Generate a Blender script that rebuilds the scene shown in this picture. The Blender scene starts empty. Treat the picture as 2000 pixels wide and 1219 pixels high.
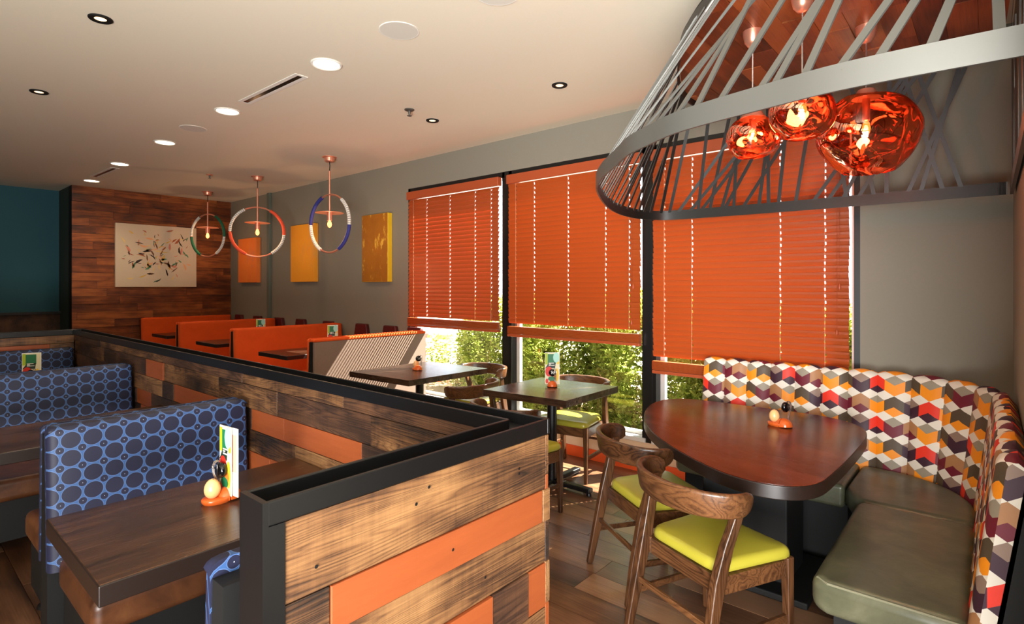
import bpy, bmesh, math, random
from mathutils import Vector, Matrix, noise
random.seed(7)
SC = bpy.context.scene
COL = SC.collection
PI = math.pi
R = math.radians

# ------------------------------------------------------------------ camera, world, sun, big lights, exposure
cam = bpy.data.cameras.new('camera'); camo = bpy.data.objects.new('camera', cam); COL.objects.link(camo)
camo.location = (0, 0, 1.55); camo.rotation_euler = (R(90), 0, R(40.67))
cam.sensor_width = 36.0; cam.lens = 36.0*1087/2000; cam.shift_y = -0.02475; cam.clip_start = 0.05
SC.camera = camo
SC.view_settings.view_transform = 'Standard'; SC.view_settings.look = 'None'
SC.view_settings.gamma = 1.0; SC.view_settings.use_curve_mapping = False
SC.view_settings.exposure = 0.0
SC.cycles.use_denoising = True
SC.cycles.max_bounces = 10; SC.cycles.diffuse_bounces = 5; SC.cycles.glossy_bounces = 5
SC.cycles.transmission_bounces = 8; SC.cycles.transparent_max_bounces = 24
SC.cycles.sample_clamp_indirect = 6.0; SC.cycles.blur_glossy = 0.6
SC.cycles.caustics_reflective = False; SC.cycles.caustics_refractive = False

wd = bpy.data.worlds.new('World'); SC.world = wd; wd.use_nodes = True
bg = wd.node_tree.nodes['Background']; bg.inputs[0].default_value = (0.80, 0.90, 1.0, 1); bg.inputs[1].default_value = 5.0

def lamp(name, kind, loc, energy, color=(1, 1, 1), aim=None, size=None, size_y=None, **kw):
    l = bpy.data.lights.new(name, kind); l.energy = energy; l.color = color
    o = bpy.data.objects.new(name, l); COL.objects.link(o); o.location = loc
    if aim is not None:
        o.rotation_euler = Vector(aim).to_track_quat('-Z', 'Y').to_euler()
    if kind == 'AREA':
        l.shape = 'RECTANGLE'; l.size = size; l.size_y = size_y or size
    for k, v in kw.items(): setattr(l, k, v)
    return o
lamp('sun', 'SUN', (3, 9, 9), 105.0, (1.0, 0.95, 0.86), aim=(-0.55, -1.0, -1.34), angle=R(0.55))
# first lamp: unseen fill added behind and right of the camera, for assumed windows
lamp('front_fill_light', 'AREA', (1.3, -2.4, 1.6), 200, (0.94, 0.97, 1.0), aim=(-0.18, 1, 0.0), size=2.4, size_y=1.8, spread=R(105))
lamp('side_fill_light', 'AREA', (3.8, 0.1, 1.25), 55, (1.0, 0.95, 0.88), aim=(-1, 0.12, 0.0), size=2.0, size_y=1.6)  # unseen fill added at the right to brighten the partition face
lamp('ceiling_fill_light', 'AREA', (0.9, -1.9, 0.5), 540, (0.97, 0.97, 0.95), aim=(-0.25, 0.75, 1.0), size=2.6, size_y=1.2)  # unseen upward fill added to brighten the ceiling
lamp('dining_room_fill', 'AREA', (-4.0, -3.6, 2.9), 60, (1.0, 0.84, 0.64), aim=(-0.1, 0.35, -1), size=5.0, size_y=2.0)  # unseen broad fill added overhead, behind the camera

# ------------------------------------------------------------------ helpers
def lin(c):
    return tuple(((v/255)/12.92 if v/255 <= 0.04045 else ((v/255+0.055)/1.055)**2.4) for v in c[:3]) + (1.0,)

class G:
    """small node-graph builder"""
    def __init__(s, name):
        s.m = bpy.data.materials.new(name); s.m.use_nodes = True
        s.nt = s.m.node_tree; s.nt.nodes.clear()
        s.out = s.nt.nodes.new('ShaderNodeOutputMaterial')
    def n(s, t, **kw):
        nd = s.nt.nodes.new('ShaderNode'+t)
        for k, v in kw.items():
            if k[0] == '_': setattr(nd, k[1:], v)
        return nd
    def set(s, sock, v):
        if isinstance(v, bpy.types.NodeSocket): s.nt.links.new(v, sock)
        elif isinstance(v, (tuple, list)) and sock.type == 'RGBA' and len(v) == 3: sock.default_value = lin(v)
        else: sock.default_value = v
    def math(s, op, a, b=None, c=None):
        nd = s.n('Math', _operation=op)
        for i, v in enumerate((a, b, c)):
            if v is not None: s.set(nd.inputs[i], v)
        return nd.outputs[0]
    def vmath(s, op, a, b=None, out=0):
        nd = s.n('VectorMath', _operation=op)
        for i, v in enumerate((a, b)):
            if v is not None:
                s.set(nd.inputs[3] if (op == 'SCALE' and i == 1) else nd.inputs[i], v)
        return nd.outputs[1] if op in ('LENGTH', 'DISTANCE', 'DOT_PRODUCT') else nd.outputs[0]
    def noise(s, vec, scale=5, detail=3, rough=0.5, dist=0.0, col=False):
        nd = s.n('TexNoise'); s.set(nd.inputs['Vector'], vec)
        nd.inputs['Scale'].default_value = scale; nd.inputs['Detail'].default_value = detail
        nd.inputs['Roughness'].default_value = rough; nd.inputs['Distortion'].default_value = dist
        return nd.outputs[1 if col else 0]
    def ramp(s, fac, stops, interp='LINEAR'):
        nd = s.n('ValToRGB'); s.set(nd.inputs[0], fac); cr = nd.color_ramp; cr.interpolation = interp
        while len(cr.elements) < len(stops): cr.elements.new(0.5)
        for e, (p, c) in zip(cr.elements, stops):
            e.position = p; e.color = lin(c) if len(c) == 3 else c
        return nd.outputs[0]
    def mix(s, fac, a, b, blend='MIX'):
        nd = s.n('MixRGB', _blend_type=blend)
        s.set(nd.inputs[0], fac); s.set(nd.inputs[1], a); s.set(nd.inputs[2], b)
        return nd.outputs[0]
    def coord(s, which='Object'):
        return s.n('TexCoord').outputs[which]
    def mapping(s, vec, scale=(1, 1, 1), loc=(0, 0, 0), rot=(0, 0, 0)):
        nd = s.n('Mapping'); s.set(nd.inputs[0], vec)
        nd.inputs[1].default_value = loc; nd.inputs[2].default_value = rot; nd.inputs[3].default_value = scale
        return nd.outputs[0]
    def bump(s, h, strength=0.3, dist=0.01):
        nd = s.n('Bump'); nd.inputs['Strength'].default_value = strength; nd.inputs['Distance'].default_value = dist
        s.set(nd.inputs['Height'], h); return nd.outputs[0]
    def bsdf(s, base, rough=0.5, metal=0.0, normal=None, spec=0.5, **kw):
        nd = s.n('BsdfPrincipled')
        s.set(nd.inputs['Base Color'], base); s.set(nd.inputs['Roughness'], rough); s.set(nd.inputs['Metallic'], metal)
        nd.inputs['Specular IOR Level'].default_value = spec
        if normal is not None: s.set(nd.inputs['Normal'], normal)
        for k, v in kw.items(): s.set(nd.inputs[k.replace('_', ' ')], v)
        return nd.outputs[0]
    def done(s, sh):
        s.nt.links.new(sh, s.out.inputs[0]); return s.m

def plain(name, c, rough=0.5, metal=0.0, spec=0.5, grain=0.0, **kw):
    g = G(name); base = c; nrm = None
    if grain:
        nz = g.noise(g.coord(), 60, 4, 0.6)
        base = g.mix(g.math('MULTIPLY', nz, grain), c, tuple(int(v*0.55) for v in c))
        nrm = g.bump(nz, 0.12, 0.002)
    return g.done(g.bsdf(base, rough, metal, nrm, spec, **kw))

def emit(name, c, strength):
    g = G(name); nd = g.n('Emission'); nd.inputs[0].default_value = lin(c); nd.inputs[1].default_value = strength
    return g.done(nd.outputs[0])

def wood(name, stops, along=0, stretch=9.0, scale=6.0, rings=14.0, ringamt=0.5, rough=0.45, bump=0.25, vary=0.5, spec=0.5, speck=0.0, rot=0.0, toneamt=0.9, saw=0.0):
    """grain runs along local axis `along`; each object gets its own cut and tone"""
    g = G(name); co = g.coord()
    rnd = g.n('ObjectInfo').outputs['Random']
    co = g.vmath('ADD', co, g.n('CombineXYZ').outputs[0]) if False else co
    cx = g.n('CombineXYZ'); g.set(cx.inputs[0], g.math('MULTIPLY', rnd, 31.0)); g.set(cx.inputs[1], g.math('MULTIPLY', rnd, 17.0)); g.set(cx.inputs[2], g.math('MULTIPLY', rnd, 7.0))
    co = g.vmath('ADD', co, cx.outputs[0])
    if rot: co = g.mapping(co, rot=(0, 0, rot))
    sc = [scale]*3; sc[along] = scale/stretch
    v = g.mapping(co, scale=tuple(sc))
    big = g.noise(v, 1.0, 2, 0.45, 0.3)
    fine = g.noise(g.mapping(co, scale=tuple((7.0*q if i != along else 2.0*q) for i, q in enumerate(sc))), 3.0, 4, 0.65)
    tone = g.noise(g.mapping(co, scale=tuple((3.0 if i != along else 1.6) for i in range(3))), 1.7, 3, 0.55)
    ring = g.math('POWER', g.math('ABSOLUTE', g.math('SINE', g.math('MULTIPLY', big, rings))), 0.7)
    f = g.math('ADD', g.math('MULTIPLY', ring, ringamt), g.math('MULTIPLY', fine, 1.0-ringamt))
    f = g.math('ADD', f, g.math('MULTIPLY', g.math('SUBTRACT', rnd, 0.5), vary))
    f = g.math('ADD', f, g.math('MULTIPLY', g.math('SUBTRACT', tone, 0.5), toneamt))
    if saw:
        sv = g.noise(g.mapping(co, scale=(70, 70, 5), rot=(0, R(24), 0)), 1.0, 2, 0.6)
        f = g.math('ADD', f, g.math('MULTIPLY', g.math('SUBTRACT', sv, 0.5), saw))
    colr = g.ramp(f, stops)
    if speck:
        sp = g.noise(g.mapping(co, scale=tuple((22.0 if i != along else 6.0) for i in range(3))), 3.0, 2, 0.5)
        colr = g.mix(g.ramp(sp, [(0.68, (0, 0, 0)), (0.76, (190, 190, 190))]), colr, (112, 86, 68))
    return g.done(g.bsdf(colr, rough, 0.0, g.bump(f, bump, 0.004), spec))

class MB:
    def __init__(s): s.v = []; s.f = []; s.mi = []; s.uv = {}
    def add(s, verts, faces, mi=0, uvs=None):
        b = len(s.v); s.v += [tuple(p) for p in verts]
        for fa in faces: s.f.append(tuple(b+i for i in fa)); s.mi.append(mi)
        if uvs:
            for i, u in enumerate(uvs): s.uv[b+i] = u
        return s
    def box(s, x0, x1, y0, y1, z0, z1, mi=0, M=None):
        p = [(x, y, z) for z in (z0, z1) for y in (y0, y1) for x in (x0, x1)]
        if M is not None: p = [M @ Vector(q) for q in p]
        return s.add(p, [(0, 2, 3, 1), (4, 5, 7, 6), (0, 1, 5, 4), (2, 6, 7, 3), (0, 4, 6, 2), (1, 3, 7, 5)], mi)
    def prism(s, poly, z0, z1, mi=0):
        n = len(poly)
        return s.add([(x, y, z0) for x, y in poly]+[(x, y, z1) for x, y in poly],
                     [tuple(range(n-1, -1, -1)), tuple(range(n, 2*n))]+[(i, (i+1) % n, n+(i+1) % n, n+i) for i in range(n)], mi)
    def loft(s, rings, mi=0, cap=True, closed=True):
        n = len(rings[0]); vs = [p for r in rings for p in r]; fs = []
        for k in range(len(rings)-1):
            for i in range(n if closed else n-1):
                j = (i+1) % n; fs.append((k*n+i, k*n+j, (k+1)*n+j, (k+1)*n+i))
        if cap and closed: fs.append(tuple(range(n-1, -1, -1))); fs.append(tuple((len(rings)-1)*n+i for i in range(n)))
        return s.add(vs, fs, mi)
    def tube(s, path, r, n=8, mi=0, closed=False):
        P = [Vector(p) for p in path]; rings = []; m = len(P); up = None
        for i in range(m):
            if closed: t = (P[(i+1) % m]-P[i-1]).normalized()
            else: t = (P[min(i+1, m-1)]-P[max(i-1, 0)]).normalized()
            if up is None: up = t.orthogonal().normalized()
            up = (up-t*up.dot(t)).normalized(); w = t.cross(up)
            rr = r[i] if isinstance(r, (list, tuple)) else r
            rings.append([P[i]+(up*math.cos(2*PI*k/n)+w*math.sin(2*PI*k/n))*rr for k in range(n)])
        if closed: rings.append(rings[0])
        return s.loft(rings, mi, cap=not closed)
    def lathe(s, prof, n=24, c=(0, 0, 0), mi=0):
        rings = [[(c[0]+r*math.cos(2*PI*k/n), c[1]+r*math.sin(2*PI*k/n), c[2]+z) for k in range(n)] for r, z in prof]
        return s.loft(rings, mi)
    def mesh(s, name):
        me = bpy.data.meshes.new(name); me.from_pydata([tuple(p) for p in s.v], [], s.f)
        if any(s.mi): me.polygons.foreach_set('material_index', s.mi)
        if s.uv:
            ul = me.uv_layers.new(name='UVMap')
            for lp in me.loops: ul.data[lp.index].uv = s.uv.get(lp.vertex_index, (0, 0))
        me.validate(); bm = bmesh.new(); bm.from_mesh(me)
        if not s.uv: bmesh.ops.recalc_face_normals(bm, faces=bm.faces)
        bm.to_mesh(me); bm.free()
        return me
    def build(s, name, mat, parent=None, smooth=None, bevel=0, seg=2, loc=None, rot=None, mod=None):
        me = s.mesh(name)
        for m in (mat if isinstance(mat, (list, tuple)) else [mat]): me.materials.append(m)
        return link(name, me, parent, smooth, bevel, seg, loc, rot)

def link(name, me, parent=None, smooth=None, bevel=0, seg=2, loc=None, rot=None):
    o = bpy.data.objects.new(name, me); COL.objects.link(o)
    if parent is not None: o.parent = parent
    if loc is not None: o.location = loc
    if rot is not None: o.rotation_euler = rot
    if bevel:
        b = o.modifiers.new('bevel', 'BEVEL'); b.width = bevel; b.segments = seg; b.limit_method = 'ANGLE'; b.angle_limit = R(35)
        if smooth is None: smooth = 40
    if smooth:
        me.polygons.foreach_set('use_smooth', [True]*len(me.polygons)); me.set_sharp_from_angle(angle=R(smooth))
        if bevel:
            b.harden_normals = True
    return o

def tag(o, label=None, cat=None, group=None, kind=None):
    if label: o['label'] = label
    if cat: o['category'] = cat
    if group: o['group'] = group
    if kind: o['kind'] = kind
    return o
def thing(name, label, cat, loc=(0, 0, 0), rz=0, group=None):
    o = bpy.data.objects.new(name, None); COL.objects.link(o); o.location = loc; o.rotation_euler = (0, 0, rz)
    o.empty_display_size = 0.1
    return tag(o, label, cat, group)
KIDS = {}
def children(o): return [c for c in COL.objects if c.parent == o]
def dup(root, loc, rz, label, group=None):
    def cp(o, par):
        c = o.copy(); COL.objects.link(c)
        if par is not None: c.parent = par
        return c
    r = cp(root, None); r.location = loc; r.rotation_euler = (0, 0, rz); r['label'] = label
    if group: r['group'] = group
    for ch in children(root):
        c = cp(ch, r)
        for gc in children(ch): cp(gc, c)
    return r
def struct(mb, name, mat, **kw):
    o = mb.build(name, mat, **kw) if isinstance(mb, MB) else mb
    o['kind'] = 'structure'; return o

def rrect(w, h, r, n=3):
    pts = []
    for cx, cy, a0 in ((w/2-r, h/2-r, 0), (-w/2+r, h/2-r, 90), (-w/2+r, -h/2+r, 180), (w/2-r, -h/2+r, 270)):
        for i in range(n+1):
            a = R(a0+90*i/n); pts.append((cx+r*math.cos(a), cy+r*math.sin(a)))
    return pts
def catmull(P, per=8, closed=False):
    P = [Vector(p) for p in P]; n = len(P); out = []
    for i in range(n-1):
        p0 = P[max(i-1, 0)]; p1 = P[i]; p2 = P[i+1]; p3 = P[min(i+2, n-1)]
        for k in range(per):
            t = k/per
            out.append(0.5*((2*p1)+(p2-p0)*t+(2*p0-5*p1+4*p2-p3)*t*t+(3*p1-p0-3*p2+p3)*t**3))
    out.append(P[-1]); return out
def resample(P, step):
    L = [0]
    for a, b in zip(P, P[1:]): L.append(L[-1]+(b-a).length)
    n = max(1, round(L[-1]/step)); out = []; j = 0
    for i in range(n+1):
        d = L[-1]*i/n
        while j < len(P)-2 and L[j+1] < d: j += 1
        t = (d-L[j])/max(1e-9, L[j+1]-L[j]); out.append(P[j].lerp(P[j+1], min(1, t)))
    return out
def cushion(outline, z0, z1, r, c=None, dome=0.0, n=4):
    """soft pad from a plan outline"""
    m = MB(); P = [Vector((x, y)) for x, y in outline]
    c = Vector(c) if c else sum(P, Vector((0, 0)))/len(P)
    def inset(d): 
        out = []
        for p in P:
            q = p-c; out.append(c+q*max(0.05, 1-d/max(q.length, 1e-6)))
        return out
    rings = [[(p.x, p.y, z0) for p in inset(r*0.6)], [(p.x, p.y, z0+r*0.35) for p in P]]
    for i in range(n+1):
        a = PI/2*i/n
        rings.append([(p.x, p.y, z1-r+r*math.sin(a)) for p in inset(r*(1-math.cos(a)))])
    for f in (0.35, 0.65, 0.95):
        rings.append([(p.x+(c.x-p.x)*f, p.y+(c.y-p.y)*f, z1+dome*(1-(1-f)**2)) for p in inset(r)])
    m.loft(rings); return m

# ------------------------------------------------------------------ materials
M = {}
M['wall'] = plain('grey_wall_paint', (134, 128, 113), 0.75, grain=0.12)
M['teal'] = plain('teal_wall_paint', (40, 92, 104), 0.75, grain=0.12)
M['green_dark'] = plain('dark_green_wall_paint', (42, 56, 48), 0.75)
M['cream'] = plain('cream_wall_paint', (205, 180, 150), 0.7)
M['ceiling'] = plain('white_ceiling_paint', (232, 221, 198), 0.85, grain=0.06)
M['orange_base'] = plain('orange_baseboard', (215, 80, 30), 0.45)
M['black'] = plain('black_metal', (10, 10, 11), 0.38, 0.0, 0.5)
M['blackframe'] = plain('black_window_frame', (14, 14, 14), 0.35)
M['whiteframe'] = plain('white_aluminium', (200, 200, 196), 0.4)
M['dark'] = plain('dark_base', (13, 12, 11), 0.65, spec=0.3)
M['brown_lam'] = plain('brown_laminate', (126, 104, 90), 0.55, grain=0.25)
M['steel'] = plain('grey_steel_band', (92, 91, 86), 0.4, 0.5)
M['steel_shade'] = plain('shaded_inner_steel', (34, 32, 29), 0.42, 0.4)  # same steel, with the shade of the lattice's inside put into its colour
M['copper'] = plain('copper', (250, 172, 142), 0.3, 0.75)
M['white'] = plain('white_enamel', (232, 228, 218), 0.5)
M['blk_gloss'] = plain('black_gloss', (8, 8, 9), 0.12)
M['pink_chrome'] = plain('pale_wire', (225, 210, 200), 0.2, 0.9)
M['holder'] = plain('orange_ceramic', (206, 92, 36), 0.16)
M['egg'] = plain('pale_egg', (236, 182, 122), 0.28)
M['maroon'] = plain('maroon_pad', (84, 14, 14), 0.55)
M['paper'] = plain('white_paper', (238, 236, 226), 0.7)
M['cord'] = plain('pale_cord', (225, 190, 160), 0.7)
M['lens'] = emit('lamp_lens', (255, 236, 205), 9.0)
M['lens_small'] = emit('small_lamp_lens', (255, 214, 160), 3.0)
M['bulb'] = emit('glowing_bulb', (255, 120, 52), 13.0)
M['floor_wood'] = wood('floor_planks', [(0.15, (44, 28, 18)), (0.5, (94, 62, 42)), (0.85, (136, 98, 70))], 0, 9, 5, 9, 0.35, 0.3, 0.2, 0.45)
M['reclaimed'] = wood('reclaimed_wood', [(0.12, (27, 17, 11)), (0.40, (70, 45, 27)), (0.64, (110, 75, 45)), (0.98, (146, 106, 66))], 0, 13, 8, 150, 0.26, 0.55, 0.8, 0.25, toneamt=1.9, saw=0.26)
M['reclaimed_dark'] = wood('dark_reclaimed_wood', [(0.1, (26, 17, 12)), (0.45, (56, 35, 23)), (0.9, (98, 65, 42))], 0, 13, 8, 130, 0.26, 0.55, 0.8, 0.3, toneamt=1.6, saw=0.22)
M['wallwood'] = wood('stained_wall_planks', [(0.1, (52, 22, 8)), (0.5, (112, 54, 20)), (0.9, (170, 96, 44))], 0, 16, 7, 30, 0.2, 0.42, 0.3, 0.4, toneamt=1.2)
M['ceilwood'] = wood('red_ceiling_planks', [(0.1, (52, 21, 9)), (0.5, (104, 48, 20)), (0.9, (146, 80, 38))], 1, 10, 6, 8, 0.3, 0.4, 0.2, 0.6)
M['chairwood'] = wood('walnut_chair', [(0.15, (28, 16, 9)), (0.5, (68, 41, 23)), (0.95, (106, 69, 41))], 2, 9, 9, 46, 0.3, 0.34, 0.15, 0.12)
M['railwood'] = wood('walnut_rail', [(0.15, (28, 16, 9)), (0.5, (72, 44, 25)), (0.95, (114, 74, 43))], 0, 5, 9, 46, 0.32, 0.3, 0.15, 0.12)
M['table_dark'] = wood('dark_table_top', [(0.15, (24, 14, 9)), (0.5, (56, 34, 21)), (0.9, (94, 62, 40))], 1, 14, 8, 20, 0.15, 0.26, 0.25, 0.12, speck=1.0, toneamt=1.2)
M['table_sq'] = wood('dark_table_top_cross', [(0.15, (26, 16, 11)), (0.5, (52, 35, 25)), (0.9, (84, 60, 44))], 0, 10, 7, 7, 0.25, 0.24, 0.25, 0.12)
M['table_red'] = wood('red_stained_table', [(0.22, (20, 9, 7)), (0.5, (66, 25, 14)), (0.8, (108, 46, 25))], 0, 14, 8, 30, 0.15, 0.2, 0.15, 0.1, rot=R(25))
M['edge_dark'] = plain('dark_table_edge', (30, 20, 16), 0.35)

def paint_wood():
    g = G('orange_painted_wood'); co = g.coord()
    rnd = g.n('ObjectInfo').outputs['Random']
    cx = g.n('CombineXYZ'); g.set(cx.inputs[0], g.math('MULTIPLY', rnd, 23.0)); co = g.vmath('ADD', co, cx.outputs[0])
    a = g.noise(g.mapping(co, scale=(2, 14, 14)), 2, 5, 0.65)
    b = g.noise(g.mapping(co, scale=(3, 9, 9)), 2, 4, 0.6, 0.5)
    base = g.mix(a, (126, 58, 24), (154, 78, 36))
    base = g.mix(g.ramp(b, [(0.66, (0, 0, 0)), (0.74, (255, 255, 255))]), base, (104, 62, 34))
    return g.done(g.bsdf(base, 0.55, 0, g.bump(g.math('ADD', a, g.math('MULTIPLY', g.math('LESS_THAN', g.math('FRACT', g.noise(g.mapping(co, scale=(7, 2, 2), rot=(0, R(35), 0)), 1.0, 0)) if False else g.noise(g.mapping(co, scale=(26, 26, 1.5), rot=(0, R(38), 0)), 1.0, 1), 0.42), 0.7)), 0.5, 0.004)))
M['paintwood'] = paint_wood()

def leather(name, c0, c1, c2, rough=0.36):
    g = G(name); co = g.coord()
    a = g.noise(co, 7, 5, 0.6, 0.4); b = g.noise(co, 90, 2, 0.5)
    sc = g.noise(g.mapping(co, scale=(6, 40, 12), rot=(0, 0, 0.5)), 2.5, 3, 0.7)
    col = g.ramp(a, [(0.3, c0), (0.55, c1), (0.8, c2)])
    col = g.mix(g.ramp(sc, [(0.66, (0, 0, 0)), (0.74, (110, 110, 110))]), col, tuple(min(255, v+45) for v in c2))
    return g.done(g.bsdf(col, rough, 0, g.bump(g.math('ADD', a, g.math('MULTIPLY', b, 0.15)), 0.25, 0.006)))
M['olive'] = leather('olive_leather', (66, 67, 50), (86, 86, 66), (107, 105, 83), 0.33)
M['olive_pipe'] = plain('olive_piping', (120, 118, 96), 0.4)
M['tan_leather'] = leather('brown_leather', (52, 27, 13), (84, 48, 25), (116, 74, 42), 0.4)
M['lime'] = plain('lime_vinyl', (158, 148, 48), 0.30)
def fabric(name, c, dark):
    g = G(name); co = g.coord(); a = g.noise(co, 160, 2, 0.5); b = g.noise(co, 9, 3, 0.6)
    return g.done(g.bsdf(g.mix(g.math('MULTIPLY', b, 0.6), c, dark), 0.8, 0, g.bump(a, 0.2, 0.002), 0.25))
M['navy_top'] = plain('navy_top_roll', (38, 48, 84), 0.6)
M['orange_fab'] = fabric('orange_fabric', (226, 88, 26), (186, 60, 14))

def circles():
    g = G('blue_circle_fabric'); co = g.coord('UV')
    p = g.mapping(co, scale=(1/0.074, 1/0.0735, 1))
    def cell(v):
        q = g.vmath('SUBTRACT', g.vmath('FRACTION', v), (0.5, 0.5, 0.0))
        q = g.vmath('MULTIPLY', q, (1, 1, 0)); return g.vmath('LENGTH', q)
    d1 = cell(p); d2 = cell(g.vmath('ADD', p, (0.5, 0.5, 0)))
    navy = (23, 25, 48); blue = (46, 79, 126); ring = (78, 102, 148)
    base = g.mix(g.math('LESS_THAN', d1, 0.475), blue, ring)
    base = g.mix(g.math('LESS_THAN', d1, 0.45), base, navy)
    base = g.mix(g.math('LESS_THAN', d2, 0.215), base, ring)
    base = g.mix(g.math('LESS_THAN', d2, 0.195), base, navy)
    base = g.mix(g.math('LESS_THAN', d2, 0.016), base, (200, 205, 220))
    return g.done(g.bsdf(base, 0.6, 0, g.bump(g.noise(g.coord(), 14, 2), 0.15, 0.01), 0.4))
M['blue_fab'] = circles()

def cubes():
    """rows of white rhombi with coloured rhombus-and-chevron hexagons between (uv in metres)"""
    g = G('cube_pattern_fabric'); uv = g.n('SeparateXYZ'); g.set(uv.inputs[0], g.coord('UV'))
    W = 0.094; H = 0.060; V = 0.124
    u = g.math('DIVIDE', uv.outputs[0], W); v = g.math('DIVIDE', uv.outputs[1], V)
    k = g.math('FLOOR', g.math('ADD', u, 0.5))
    x = g.math('MULTIPLY', g.math('ABSOLUTE', g.math('SUBTRACT', u, k)), 2.0)           # 0 at a join .. 1 at a white centre
    r = g.math('FLOOR', v); fv = g.math('SUBTRACT', v, r)                                  # 0..1 between two white rows
    h2 = H/V/2
    lo = g.math('MULTIPLY', x, h2)                                                         # half height of the white here
    white = g.math('ADD', g.math('LESS_THAN', fv, lo), g.math('GREATER_THAN', fv, g.math('SUBTRACT', 1.0, lo)))
    par = g.math('MODULO', g.math('ADD', g.math('ADD', k, r), 400.0), 2.0)                 # which type the hexagon is
    # small rhombus at bottom (par=1) or top (par=0)
    fr = g.math('ADD', g.math('MULTIPLY', par, fv), g.math('MULTIPLY', g.math('SUBTRACT', 1.0, par), g.math('SUBTRACT', 1.0, fv)))
    rh = g.math('LESS_THAN', fr, g.math('SUBTRACT', 2*h2, lo))
    idx = g.math('FRACT', g.math('ADD', g.math('MULTIPLY', g.math('FLOOR', g.math('DIVIDE', g.math('ADD', k, g.math('MULTIPLY', r, 3.0)), 2.0)), 0.382), 0.05))
    org = (236, 142, 24); pur = (58, 30, 44); mar = (104, 24, 40); brn = (80, 66, 50); red = (222, 52, 32); tan = (164, 116, 76); gry = (146, 136, 118); tau = (138, 114, 100)
    chV = g.ramp(idx, [(0.0, org), (0.4, pur), (0.7, mar)], 'CONSTANT'); rhV = g.ramp(idx, [(0.0, gry), (0.4, tau), (0.7, gry)], 'CONSTANT')
    chA = g.ramp(idx, [(0.0, brn), (0.4, red), (0.7, tan)], 'CONSTANT'); rhA = g.ramp(idx, [(0.0, org), (0.4, pur), (0.7, mar)], 'CONSTANT')
    ch = g.mix(par, chV, chA); rr = g.mix(par, rhV, rhA)
    c = g.mix(rh, ch, rr); c = g.mix(white, c, (222, 214, 200))
    return g.done(g.bsdf(c, 0.55, 0, None, 0.4))
M['cubes'] = cubes()

def slat_mat():
    g = G('orange_blind_slat'); b = g.bsdf((166, 74, 29), 0.36)
    t = g.n('BsdfTranslucent'); t.inputs[0].default_value = lin((240, 140, 50))
    mx = g.n('MixShader'); mx.inputs[0].default_value = 0.10
    g.nt.links.new(b, mx.inputs[1]); g.nt.links.new(t.outputs[0], mx.inputs[2]); return g.done(mx.outputs[0])
M['slat'] = slat_mat()
M['headrail'] = plain('orange_headrail', (166, 74, 38), 0.4)
def glass_mat():
    g = G('window_glass'); t = g.n('BsdfTransparent'); t.inputs[0].default_value = (0.97, 0.98, 0.97, 1)
    gl = g.n('BsdfGlossy'); gl.inputs['Roughness'].default_value = 0.0
    mx = g.n('MixShader'); lw = g.n('LayerWeight'); lw.inputs[0].default_value = 0.25
    g.set(mx.inputs[0], g.math('ADD', g.math('MULTIPLY', lw.outputs[0], 0.5), 0.03))
    g.nt.links.new(t.outputs[0], mx.inputs[1]); g.nt.links.new(gl.outputs[0], mx.inputs[2]); return g.done(mx.outputs[0])
M['glass'] = glass_mat()
def copper_glass():
    g = G('copper_mirror_glass'); t = g.n('BsdfTransparent'); t.inputs[0].default_value = (1.0, 0.36, 0.20, 1)
    gl = g.n('BsdfGlossy'); gl.inputs['Roughness'].default_value = 0.02; gl.inputs[0].default_value = (1.0, 0.58, 0.43, 1)
    mx = g.n('MixShader'); lw = g.n('LayerWeight'); lw.inputs[0].default_value = 0.4
    g.set(mx.inputs[0], g.math('ADD', g.math('MULTIPLY', lw.outputs[1], 0.35), 0.52))
    g.nt.links.new(t.outputs[0], mx.inputs[1]); g.nt.links.new(gl.outputs[0], mx.inputs[2]); return g.done(mx.outputs[0])
M['melt'] = copper_glass()
def canvas(name, a, b, c, sc=3.0):
    g = G(name); co = g.coord(); n1 = g.noise(co, sc, 5, 0.65, 0.6); n2 = g.noise(g.mapping(co, scale=(1, 1, 0.5)), sc*2.2, 4, 0.7)
    col = g.mix(n1, a, b); col = g.mix(g.ramp(n2, [(0.56, (0, 0, 0)), (0.66, (255, 255, 255))]), col, c)
    return g.done(g.bsdf(col, 0.6, 0, g.bump(n2, 0.3, 0.004)))
M['art_gold'] = canvas('gold_canvas', (136, 78, 8), (184, 114, 14), (226, 178, 60), 4)
M['art_yellow'] = canvas('yellow_orange_canvas', (240, 150, 28), (250, 172, 44), (236, 160, 60), 2)
M['art_red'] = canvas('red_orange_canvas', (238, 104, 36), (248, 146, 54), (224, 130, 90), 3)
M['art_amber'] = canvas('amber_canvas', (206, 120, 14), (232, 150, 24), (190, 110, 20), 2)
M['gold_edge'] = plain('yellow_canvas_edge', (236, 190, 30), 0.5)
def foliage(name, a, b, c):
    g = G(name); n = g.noise(g.coord(), 9, 3, 0.6); col = g.ramp(n, [(0.3, a), (0.5, b), (0.7, c)])
    d = g.n('BsdfDiffuse'); g.set(d.inputs[0], col); t = g.n('BsdfTranslucent'); g.set(t.inputs[0], col)
    mx = g.n('MixShader'); mx.inputs[0].default_value = 0.58
    g.nt.links.new(d.outputs[0], mx.inputs[1]); g.nt.links.new(t.outputs[0], mx.inputs[2]); return g.done(mx.outputs[0])
M['leaf'] = foliage('hedge_leaves', (62, 74, 28), (132, 146, 60), (190, 192, 106))
M['twig'] = plain('dry_twigs', (176, 140, 100), 0.8)
M['pave'] = plain('pale_concrete', (196, 188, 174), 0.9, grain=0.2)
M['mulch'] = plain('bark_mulch', (150, 122, 92), 0.95, grain=0.6)

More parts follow.
